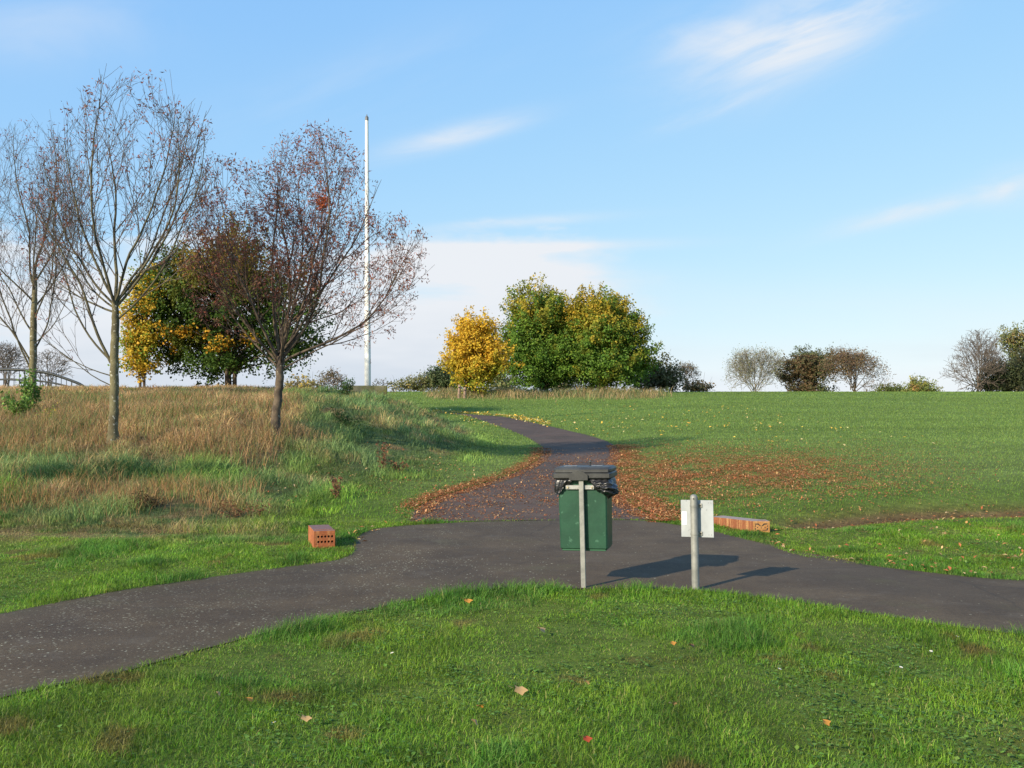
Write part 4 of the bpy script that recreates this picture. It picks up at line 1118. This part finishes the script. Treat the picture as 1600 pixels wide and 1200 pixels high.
class MB:
    def __init__(s): s.V = []; s.F = []
    def add(s, V, F): o = len(s.V); s.V += [tuple(v) for v in V]; s.F += [tuple(i + o for i in f) for f in F]
    def box(s, c, d, rz=0., bev=0.0, taper=(1, 1)):
        """bevelled box, c centre, d full size"""
        x, y, z = d[0] / 2, d[1] / 2, d[2] / 2
        b = min(bev, x * .9, y * .9, z * .9)
        def ring(hx, hy, zz, bb):
            return [(-hx + bb, -hy, zz), (hx - bb, -hy, zz), (hx, -hy + bb, zz), (hx, hy - bb, zz), (hx - bb, hy, zz), (-hx + bb, hy, zz), (-hx, hy - bb, zz), (-hx, -hy + bb, zz)]
        tx, ty = taper
        if b > 0: rings = [ring((x - b) * tx, (y - b) * ty, -z, b * .4), ring(x * tx, y * ty, -z + b, b), ring(x, y, z - b, b), ring(x - b, y - b, z, b * .4)]
        else: rings = [ring(x * tx, y * ty, -z, 1e-4), ring(x, y, z, 1e-4)]
        V = [v for r_ in rings for v in r_]; F = []
        for k in range(len(rings) - 1):
            for i in range(8): j = (i + 1) % 8; F.append((k * 8 + i, k * 8 + j, k * 8 + 8 + j, k * 8 + 8 + i))
        F.append(tuple(range(7, -1, -1))); F.append(tuple(range((len(rings) - 1) * 8, len(rings) * 8)))
        ca, sa = math.cos(rz), math.sin(rz)
        V = [(c[0] + v[0] * ca - v[1] * sa, c[1] + v[0] * sa + v[1] * ca, c[2] + v[2]) for v in V]
        s.add(V, F); return s
    def lathe(s, prof, n=20, c=(0, 0, 0), axis='z'):
        V = []; F = []
        for r_, z in prof:
            for i in range(n):
                a = 2 * PI * i / n; p = (r_ * math.cos(a), r_ * math.sin(a), z)
                if axis == 'y': p = (p[0], p[2], p[1])
                V.append((p[0] + c[0], p[1] + c[1], p[2] + c[2]))
        for k in range(len(prof) - 1):
            for i in range(n): j = (i + 1) % n; F.append((k * n + i, k * n + j, k * n + n + j, k * n + n + i))
        F.append(tuple(range(n - 1, -1, -1))); F.append(tuple(range((len(prof) - 1) * n, len(prof) * n)))
        s.add(V, F); return s
    def prism(s, poly, y0, y1):
        n = len(poly); V = [(a, y0, b) for a, b in poly] + [(a, y1, b) for a, b in poly]
        F = [tuple(range(n)), tuple(range(2 * n - 1, n - 1, -1))] + [(i, n + i, n + (i + 1) % n, (i + 1) % n) for i in range(n)]
        s.add(V, F); return s
    def bar(s, a, b, r_, n=8):
        a = Vector(a); b = Vector(b); d = (b - a).normalized(); u = d.orthogonal().normalized(); w = d.cross(u)
        V = [p + (u * math.cos(2 * PI * i / n) + w * math.sin(2 * PI * i / n)) * r_ for p in (a, b) for i in range(n)]
        F = [(i, (i + 1) % n, n + (i + 1) % n, n + i) for i in range(n)] + [tuple(range(n - 1, -1, -1)), tuple(range(n, 2 * n))]
        s.add(V, F); return s
    def build(s, name, mat, parent=None, smooth=False):
        me = bpy.data.meshes.new(name); me.from_pydata(s.V, [], s.F); me.validate(); me.update()
        import bmesh
        bm = bmesh.new(); bm.from_mesh(me); bmesh.ops.recalc_face_normals(bm, faces=bm.faces); bm.to_mesh(me); bm.free()
        if smooth:
            me.polygons.foreach_set('use_smooth', np.ones(len(me.polygons), bool))
            me.set_sharp_from_angle(angle=math.radians(35))
        me.materials.append(mat)
        o = bpy.data.objects.new(name, me); COL.objects.link(o); o.parent = parent; return o


M_GREEN = mat_noise('green_paint', (0.014, 0.058, 0.032), (0.019, 0.074, 0.040), 6, .42, c3=(.05, .13, .08), s3=20, l3=.64, bump=.06, spec=.4)
M_GREEN2 = mat_noise('bin_inner_green', (0.02, 0.09, 0.045), (0.03, 0.11, 0.05), 6, .5)
M_GALV = mat_noise('galvanised_steel', (.27, .27, .25), (.38, .38, .36), 14, .5, metal=.35, c3=(.62, .62, .6), s3=40, l3=.66, bump=.08)
M_GALV2 = mat_noise('dull_steel', (.20, .20, .18), (.30, .295, .265), 9, .55, metal=.2, c3=(.30, .27, .2), s3=18, l3=.68, bump=.08)
M_PANEL = mat_noise('bare_aluminium', (.33, .35, .36), (.41, .43, .44), 4, .55, metal=.2, c3=(.28, .30, .31), s3=22, l3=.64)
M_LID = mat_noise('weathered_black_plastic', (.028, .028, .027), (.05, .05, .046), 7, .5, c3=(.14, .15, .16), s3=10, l3=.66, bump=.1, spec=.5)
M_BAG = mat_noise('black_bin_liner', (.012, .012, .013), (.018, .018, .02), 9, .34, spec=.5)
M_BRASS = mat_noise('bolt_metal', (.42, .34, .18), (.6, .5, .3), 20, .4, metal=.6)
M_DARK = mat_noise('dark_hole', (.02, .018, .015), (.03, .025, .02), 10, .8)  # near black: stands for shade inside holes, and colours the clip bolts
M_CLIP = mat_noise('clip_steel', (.30, .29, .25), (.42, .41, .36), 30, .5, metal=.3)
M_WPAINT = mat_noise('white_paint', (.80, .79, .75), (.72, .70, .64), 1.2, .45, c3=(.62, .6, .5), s3=5, l3=.66)
M_STICK = mat_noise('white_sticker', (.88, .88, .88), (.84, .84, .84), 5, .5)
M_CONC = mat_noise('mossy_concrete', (.20, .18, .11), (.15, .14, .04), 2.2, .95, c3=(.1, .09, .05), s3=5, l3=.6, bump=.4)
M_RAIL = mat_noise('dark_railing_paint', (.015, .018, .016), (.03, .033, .03), 5, .5)
M_STAKE = mat_noise('weathered_wood', (.2, .13, .09), (.3, .2, .14), 6, .9)

# ---- waste bin on its post
KB = 0.00585
pb = hit(912, 919)
bin_root = empty('waste_bin', pb, math.radians(-11))
tag(bin_root, 'green dog waste bin with black lid and black liner on a flat metal post', 'waste bin')
bin_root.rotation_euler = (0, math.radians(-1.2), math.radians(-15))


def bx(px): return (px - 912) * KB


def bz(row): return (917 - row) * KB


MB().box((0, 0, bz(750) / 2 - .05), (.044, .024, bz(750) + .1), bev=.004).build('post', M_GALV2, bin_root)
body = MB(); bw = bx(950) - bx(873.5); bc = (bx(950) + bx(873.5)) / 2 + .002
y0 = .035; bd = .31
body.box((bc, y0 + bd / 2, (bz(859) + bz(748)) / 2), (bw, bd, bz(748) - bz(859)), bev=.012, taper=(.965, .96))
bo = body.build('body', M_GREEN, bin_root, True)
MB().box((bc, y0 + bd / 2, bz(859.5)), (bw * .9, bd * .9, .02), bev=.004).build('base_rim', M_GREEN2, bo)
MB().box((bx(909), .0235, bz(762.5)), (.262, .022, .038), bev=.003).build('mounting_strap', M_GALV, bin_root)
for xx in (890, 928):
    MB().lathe([(.007, .010), (.0085, .006), (.0085, .0)], 8, (bx(xx), .0035, bz(762.5)), 'y').build('bolt', M_BRASS, bin_root)
MB().lathe([(.012, .006), (.014, .003), (.014, 0)], 6, (bx(926), .027, bz(752)), 'y').build('bolt', M_BRASS, bin_root)
MB().box((bx(887), .030, bz(752.5)), (.018, .012, .024), bev=.002).build('hinge_plate', M_GALV, bin_root)
# shallow hinge posts behind the metal post
MB().box((bx(897), .030, bz(750)), (.02, .02, .05), bev=.003).build('hinge', M_GREEN2, bin_root)
MB().box((bx(919), .030, bz(750)), (.02, .02, .05), bev=.003).build('hinge', M_GREEN2, bin_root)
# lid
lid = MB(); lw = bx(958) - bx(867.5); lc = (bx(958) + bx(867.5)) / 2; ld_ = .40; ly = y0 + bd / 2 - .005
lid.box((lc, ly, bz(744.5)), (lw, ld_, bz(739.5) - bz(749.5)), bev=.012)
lid.box((lc, ly + .006, bz(736.5)), (lw * .985, ld_ * .965, bz(731) - bz(741)), bev=.020)
lo = lid.build('lid', M_LID, bin_root, True)
# raised centre moulding with a pointed front
hx = bx(908.5)
MB().prism([(hx - .085, bz(751)), (hx + .085, bz(751)), (hx + .085, bz(743)), (hx + .045, bz(738)), (hx, bz(736.2)), (hx - .045, bz(738)), (hx - .085, bz(743))], -.032, .30).build('hump', M_LID, lo)
MB().bar((lc - lw * .46, ly - ld_ / 2 + .004, bz(738.5)), (lc + lw * .46, ly - ld_ / 2 + .004, bz(738.5)), .0035).build('rim_ridge', M_LID, lo)
MB().lathe([(.006, 0), (.008, .02), (.014, .032), (.012, .045), (.004, .05)], 10, (bx(917), ly + .12, bz(731.5))).build('knob', M_LID, lo)
# two worn white patches of tape on top of the lid
for (xa, ya, wa, da) in ((-.13, -.02, .12, .07), (.11, .0, .10, .05)):
    MB().box((lc + xa, ly + ya, bz(731) + .0012), (wa, da, .0024), rz=.12, bev=.0008).build('worn_patch', M_GALV, lo)


# liner bag: a skirt round the rim pulled down and bunched at the corners
def liner():
    g = np.random.default_rng(5); NU = 150; NV = 22; hw, hd = bw / 2 + .008, bd / 2 + .010
    per = [(-hw, -hd), (hw, -hd), (hw, hd), (-hw, hd)]
    P = []
    seg = [2 * hw, 2 * hd, 2 * hw, 2 * hd]; tot = sum(seg)
    V = np.zeros((NU, NV, 3))
    for i in range(NU):
        s_ = tot * i / NU; k = 0
        while s_ > seg[k]: s_ -= seg[k]; k += 1
        a, b = per[k], per[(k + 1) % 4]; f = s_ / seg[k]
        x = a[0] * (1 - f) + b[0] * f; y = a[1] * (1 - f) + b[1] * f
        nxn = [(0, -1), (1, 0), (0, 1), (-1, 0)][k]
        if k == 0:      # front: short in the middle, triangular at both corners
            drop = .012 + .13 * max(0, 1 - f / .36) ** 1.0 + .17 * max(0, (f - .60) / .40) ** .95
        elif k == 1: drop = .17 - .06 * f
        elif k == 2: drop = .10
        else: drop = .085 + .05 * f
        drop += .012 * math.sin(s_ * 55) * (drop > .05)
        cor = max(0, 1 - math.hypot(x - hw, y + hd) / .16)           # bunched right front corner
        cl = max(0, 1 - math.hypot(x + hw, y + hd) / .10)
        for j in range(NV):
            t = j / (NV - 1); z = bz(749) - drop * t
            fold = (.010 * math.sin(i * .9 + 3 * t) + .006 * math.sin(i * 2.1 + 7 * t)) * (t ** .6) * min(1, drop / .06)
            puff = .012 + .018 * math.sin(PI * min(1, t * 1.1)) * min(1, drop / .08)
            bulge = cor * .070 * math.sin(PI * t ** 1.3) * (1 + .35 * math.sin(j * 1.1 + i * .35))
            spread = cl * .02 * t ** 2; puff = puff * (1 - .8 * cl)
            r_ = puff + fold + bulge + spread
            dx, dy = nxn
            if cor > 0: v = nrm_(np.array([x - hw + .05, y + hd - .05])); dx, dy = (1 - cor) * dx + cor * max(v[0], .3), (1 - cor) * dy + cor * v[1]
            if cl > 0: dx, dy = dx - cl * .5, dy
            V[i, j] = (bc + x + dx * r_, ly + .005 + y + dy * r_, z - cor * .01 * math.sin(i * 1.3))
    V += (g.random(V.shape) - .5) * .006 * np.linspace(0, 1, NV)[None, :, None]
    ix = np.arange(NU * NV).reshape(NU, NV); nx_ = np.roll(ix, -1, 0)
    q = np.stack([ix[:, :-1], nx_[:, :-1], nx_[:, 1:], ix[:, 1:]], -1).reshape(-1, 4)
    o = mesh_np('liner_bag', V.reshape(-1, 3), quads=q, mat=M_BAG, parent=bin_root, smooth=True)
    # knotted lump hanging off the right corner
    n, m_ = 26, 18; L = []
    for a in range(n):
        for b in range(m_):
            th = PI * b / (m_ - 1); ph = 2 * PI * a / n
            u = np.array([math.sin(th) * math.cos(ph), math.sin(th) * math.sin(ph), math.cos(th)])
            rr_ = .052 * (1 + .28 * (float(vn(u[0] * 3 + 5, u[1] * 3 + u[2] * 4 + 9, 77)) - .5) * 2 + .1 * math.sin(ph * 5 + th * 4))
            L.append((bc + hw + .038 + u[0] * rr_ * 1.05, ly - hd + .015 + u[1] * rr_ * .9, bz(768.5) + u[2] * rr_ * .95))
    ix = np.arange(n * m_).reshape(n, m_); nx_ = np.roll(ix, -1, 0)
    q = np.stack([ix[:, :-1], nx_[:, :-1], nx_[:, 1:], ix[:, 1:]], -1).reshape(-1, 4)
    mesh_np('knot', np.array(L), quads=q, mat=M_BAG, parent=o, smooth=True)


liner()

# ---- sign seen from behind
KS = 0.0058
ps = hit(1087, 922)
sr = empty('sign_post', ps); tag(sr, 'round grey metal post carrying a small sign panel seen from behind', 'sign')
sr.rotation_euler = (0, math.radians(-.9), math.radians(-20))


def sx(px): return (px - 1086) * KS


def sz(row): return (920 - row) * KS


R_ = .0335; h = sz(776)
MB().lathe([(R_, -.1), (R_, h - .018), (R_ * .96, h - .008), (R_ * .75, h + .006), (R_ * .4, h + .013), (.002, h + .015)], 26).build('post', M_GALV2, sr, True)
pn = MB().box(((sx(1066) + sx(1113)) / 2, R_ + .008, (sz(783) + sz(840)) / 2), ((sx(1113) - sx(1066)) * 1.06, .004, sz(783) - sz(840)), bev=.0015).build('panel', M_PANEL, sr)
yb = R_ + .008 - .002
MB().box((sx(1069.6), yb - .0008, sz(811)), (sx(1073.4) - sx(1065.9), .0016, sz(801) - sz(821)), bev=.0004).build('sticker', M_STICK, pn)
for row in (791, 834):
    c = MB().box((sx(1094.6), yb - .005, sz(row)), (.034, .010, .038), bev=.003).build('clip', M_CLIP, sr)
    MB().lathe([(.003, -.008), (.008, -.006), (.008, 0)], 6, (sx(1094.6), yb - .010, sz(row)), 'y').build('bolt', M_DARK, c)
    MB().lathe([(R_ + .003, 0), (R_ + .003, .018)], 24, (0, 0, sz(row) - .009)).build('band', M_GALV2, sr, True)
for xx, row in ((1107, 787), (1111, 787), (1107, 836), (1111, 836), (1073, 784.5)):
    MB().lathe([(.0028, -.0012), (.0028, 0)], 8, (sx(xx), yb, sz(row)), 'y').build('dark_dot', M_DARK, pn)  # dark dots for the panel's corner holes, hole shade put into the colour
MB().lathe([(.006, -.003), (.006, .004)], 8, (.004, -R_, sz(780)), 'y').build('dark_dot', M_DARK, sr)


# ---- brick blocks
def mat_brick(name, c1, c2, streak, topc, seed):
    m, t, b = principled(name)
    tc = t.new('ShaderNodeTexCoord'); v = tc.outputs['Object']
    ge = t.new('ShaderNodeNewGeometry'); sp = t.new('ShaderNodeSeparateXYZ'); t.l.new(ge.outputs['Normal'], sp.inputs[0])
    n = t.noise(v, 6 + seed, 4, .6); c = t.mix(t.ramp(n, .35, .65), c1, c2)
    mp = t.new('ShaderNodeMapping'); mp.inputs[3].default_value = (30, 30, 1.5); t.l.new(v, mp.inputs[0])
    st = t.noise(mp.outputs[0], 1, 3, .6)
    c = t.mix(t.m('MULTIPLY', t.ramp(st, .52, .62), .55), c, streak)
    c = t.mix(t.ramp(sp.outputs[2], .7, .9), c, topc)
    f = t.ramp(t.noise(v, 60, 3, .6), .3, .7, .8, 1.2)
    c = t.mix(1.0, c, t.vec(f, f, f), 'MULTIPLY')
    t.l.new(c, b.inputs['Base Color']); b.inputs['Roughness'].default_value = .85
    bp = t.new('ShaderNodeBump'); bp.inputs['Strength'].default_value = .5; bp.inputs['Distance'].default_value = .004
    t.l.new(t.noise(v, 60, 3, .6), bp.inputs['Height']); t.l.new(bp.outputs[0], b.inputs['Normal'])
    return m


M_BR = mat_brick('red_brick', (.27, .072, .022), (.35, .11, .035), (.42, .19, .07), (.16, .085, .075), 0)
M_BR2 = mat_brick('orange_brick', (.25, .085, .03), (.20, .065, .025), (.46, .27, .11), (.26, .20, .18), 2)
M_MORT = mat_noise('mortar', (.36, .2, .1), (.28, .15, .07), 20, .95)


def holed_face(mb, x0, x1, z0, z1, y, nx_, nz, r_, depth, ox=.5):
    """front face (normal -y) with a grid of round holes"""
    cw = (x1 - x0) / nx_; chh = (z1 - z0) / nz; N = 8
    holes = []
    for i in range(nx_):
        for j in range(nz):
            cx = x0 + cw * (i + .5); cz = z0 + chh * (j + .5)
            sq = []
            for k in range(N):
                a = 2 * PI * k / N; c_, s_ = math.cos(a), math.sin(a); m = max(abs(c_), abs(s_))
                sq.append((cx + c_ / m * cw / 2, y, cz + s_ / m * chh / 2))
            ci = [(cx + math.cos(2 * PI * k / N) * r_, y, cz + math.sin(2 * PI * k / N) * r_) for k in range(N)]
            cb = [(p[0], y + depth, p[2]) for p in ci]
            V = sq + ci + cb
            F = [(k, (k + 1) % N, N + (k + 1) % N, N + k) for k in range(N)] + [(N + k, N + (k + 1) % N, 2 * N + (k + 1) % N, 2 * N + k) for k in range(N)]
            mb.add(V, F); holes.append((cx, y + depth - .002, cz))
    return holes


p1 = hit(507, 856) - Vector((0, 0, .025))
b1 = empty('brick_block', p1, math.radians(18)); tag(b1, 'short red brick wall end with ten round holes at the left of the junction', 'brick wall')
KW = p1.y / 1500.
w1 = 33 * KW; hb = 30 * KW; dpt = .60
bb = MB(); z0 = .0; fr = .006
bh0, bh1 = hb * .28, hb * .82
# shell: bottom course, framed holed face, top, sides
bb.box((0, dpt / 2 + .004, bh0 / 2 - .04), (w1, dpt, bh0 + .08), bev=.004)
bb.box((0, (.124 + dpt) / 2, (bh0 + hb) / 2), (w1, dpt - .124, hb - bh0 - .004), bev=.004)
bb.box((0, .061, hb - (hb - bh1) / 2 - .004), (w1, .114, hb - bh1), bev=.003)
bb.box((-w1 / 2 + w1 * .07, .061, (bh0 + bh1) / 2), (w1 * .14, .114, bh1 - bh0), bev=.002)
bb.box((w1 / 2 - w1 * .03, .061, (bh0 + bh1) / 2), (w1 * .06, .114, bh1 - bh0), bev=.002)
holes = holed_face(bb, -w1 / 2 + w1 * .14, w1 / 2 - w1 * .06, bh0, bh1, .006, 5, 2, .0145, .05)
bk = bb.build('bricks', M_BR, b1)
for c in holes: MB().lathe([(.0142, -.001), (.0142, 0)], 8, c, 'y').build('core_hole_disc', M_DARK, bk)  # dark disc at the bottom of each hole, its shade put into the colour
MB().box((0, dpt / 2 + .006, bh0), (w1 - .008, dpt - .014, .007)).box((0.02, .118, (bh0 + hb) / 2), (w1 - .01, .008, hb - bh0 - .012)).build('mortar_joint', M_MORT, bk)

p2 = hit(1176, 832)
KW2 = p2.y / 1500.
b2 = empty('brick_block', p2, math.radians(0)); tag(b2, 'low orange brick wall with ribbed side and dark eye shaped holes behind the sign panel', 'brick wall')
# the long ribbed side runs back to the left, the end faces the camera
ew = 27 * KW2; eh = 17.5 * KW2
pA = hit(1174, 832); pB = hit(1108, 818.5); pC = hit(1202, 828)
lx, ly2 = pB.x - pA.x, pB.y - pA.y
length = math.hypot(lx, ly2); ang = math.atan2(ly2, lx)
m2 = MB(); N = 26; depth2 = .22
ux, uy = math.cos(ang), math.sin(ang); vx, vy = uy, -ux          # v points away to the back right
if vy < 0: vx, vy = -vx, -vy
Lv = []; Fv = []
ridge = []
for i in range(N * 4 + 1):
    t = i / (N * 4); rr_ = .004 * (0 if i % 4 == 0 else 1)
    ridge.append((ux * length * t - vx * rr_, uy * length * t - vy * rr_, t))
for i, (x, y, t) in enumerate(ridge):
    hz = eh * (1 - .22 * t)
    Lv += [(x, y, -.08), (x, y, hz), (x + vx * depth2, y + vy * depth2, hz + .004), (x + vx * depth2, y + vy * depth2, -.08)]
for i in range(len(ridge) - 1):
    a = i * 4; b = a + 4
    Fv += [(a, b, b + 1, a + 1), (a + 1, b + 1, b + 2, a + 2), (a + 2, b + 2, b + 3, a + 3)]
Fv += [(0, 1, 2, 3), tuple(len(ridge) * 4 - 4 + k for k in (3, 2, 1, 0))]
m2.add(Lv, Fv)
bk2 = m2.build('bricks', M_BR2, b2)
# end brick: face turned to the camera with its cores
e = MB(); ea = math.radians(4)
e.box((ew / 2 + .002, .11 * .98, eh / 2 - .042), (ew, .21, eh + .08), rz=0, bev=.004)
eo = e.build('end_brick', mat_brick('yellowed_brick', (.42, .21, .07), (.36, .16, .045), (.46, .28, .12), (.26, .20, .18), 4), b2)
mk = MB(); fy = .11 * .98 - .105 - .0015


def fp(u, v): return (u * ew, v * eh)


for poly in ([(.14, .78), (.34, .80), (.50, .55), (.40, .58), (.30, .70), (.14, .70)], [(.50, .55), (.66, .80), (.86, .80), (.86, .72), (.70, .70), (.60, .58)],
             [(.12, .38), (.18, .38), (.22, .24), (.44, .22), (.44, .17), (.16, .18)], [(.58, .17), (.58, .22), (.80, .24), (.84, .40), (.90, .40), (.86, .17)], [(.13, .5), (.17, .66), (.20, .66), (.18, .5)], [(.84, .5), (.86, .66), (.90, .64), (.88, .48)]):
    mk.prism([fp(*q) for q in poly], fy, fy + .002)
for u_, v_ in ((.29, .42), (.72, .42), (.5, .40)):
    mk.lathe([(.0075, 0), (.0075, .002)], 8, (u_ * ew, fy, v_ * eh), 'y')
mk.build('core_hole_marks', M_DARK, eo)  # flat dark shapes for the cores, shade of the holes painted as colour

# ---- flagpole and its concrete block
pf = at(575, 39.5); D_ = pf.y; kf = D_ / 1500.
blk = MB().box((0, .5, .05), (60 * kf, 1.0, .42 + .3), bev=.03)
bo_ = blk.build('concrete_block', M_CONC); bo_.location = pf; bo_.rotation_euler = (0, 0, math.radians(8))
tag(bo_, 'low mossy concrete block supporting the white flagpole', 'concrete block')
fr_ = empty('flagpole', pf + Vector((-2.5 * kf, .35, .41))); tag(fr_, 'tall tapering white flagpole standing on the mossy concrete block', 'flagpole')
fr_.rotation_euler = (0, math.radians(-.42), 0)
hp = (617 - 193.5) * kf - .05
r0 = 5.0 * kf; r1 = 2.6 * kf
MB().lathe([(r0 * .93, 0), (r0, .02), (r0 * .97, 1.5), (r0 * .86, 3.5), (r0 * .70, hp * .62), (r1 * 1.08, hp * .9), (r1, hp)], 24).build('pole', M_WPAINT, fr_, True)
M_CAP = mat_noise('grey_cap', (.10, .10, .10), (.14, .14, .14), 6, .5)
MB().lathe([(r0 * 1.08, -.1), (r0 * 1.08, .012)], 20).build('base_ring', M_CAP, fr_, True)
MB().lathe([(r1 * 1.05, hp - .01), (r1 * 1.05, hp + 5 * kf), (r1 * .7, hp + 6.5 * kf), (r1 * .35, hp + 7.2 * kf), (r1 * .25, hp + 9 * kf), (.005, hp + 10 * kf)], 16).build('finial', M_CAP, fr_, True)
MB().bar((r0 * .96, -.06, .9), (r0 * .96, -.06, 1.1), .012).bar((r0 * .96, -.06, .95), (r0 * 1.3, -.12, .95), .01).build('cleat', M_CAP, fr_)

# ---- wooden stakes by the yellow tree
for px, hgt, lab in ((717, .68, 'left one of the two short wooden stakes at the foot of the yellow tree'), (726, .55, 'right one of the two short wooden stakes at the foot of the yellow tree')):
    w = at(px, 67.); hgt *= 1.4; st = empty('wooden_stake', w); st.rotation_euler = (0, .04, .3); tag(st, lab, 'stake', 'wooden stakes by the yellow tree')
    MB().lathe([(.10, -.2), (.095, hgt - .05), (.06, hgt)], 10).build('stake', M_STAKE, st, True)
    MB().box((0, -.10, hgt - .2), (.21, .012, .07), bev=.003).build('strap', M_RAIL, st)

# ---- arched railing far left
DR = 58.; kr = DR / 1500.
rt = empty('railing', at(30, DR)); tag(rt, 'dark arched metal railing with upright bars behind the leftmost tree', 'railing')
zg = rt.location.z; xg = rt.location.x


def rp(px, row): return ((px - 800) * kr - xg, 0, EYE + (640 - row) * kr - zg)


top = [(-90, 600), (-60, 588), (-30, 580), (0, 577.5), (25, 577.5), (50, 579.5), (75, 583), (95, 589), (112, 595), (126, 601), (140, 611)]
mid = [(-90, 614), (-60, 604), (-30, 596), (0, 593), (25, 593.5), (50, 594.5), (75, 597), (95, 601), (112, 606), (126, 612), (140, 620)]
for nm, pts, rad in (('top_rail', top, .085), ('middle_rail', mid, .055)):
    m_ = np.array([rp(a, b) for a, b in pts]); q = np.linspace(0, len(m_) - 1, 41); c_ = catmull(m_[:, [0, 2]], 6)
    P3 = np.stack([c_[:, 0], np.zeros(len(c_)), c_[:, 1]], 1)
    tubes([(P3, np.full(len(P3), rad))], nm, M_RAIL, rt)
tp = np.array(top, float); md = np.array(mid, float)
for k, xx in enumerate(np.arange(-85, 136, 8.2)):
    yt = np.interp(xx, tp[:, 0], tp[:, 1]); big = k % 3 == 0
    MB().bar(rp(xx, yt + .5), rp(xx, yt + 46), .034 if big else .02, 6).build('bar', M_RAIL, rt)
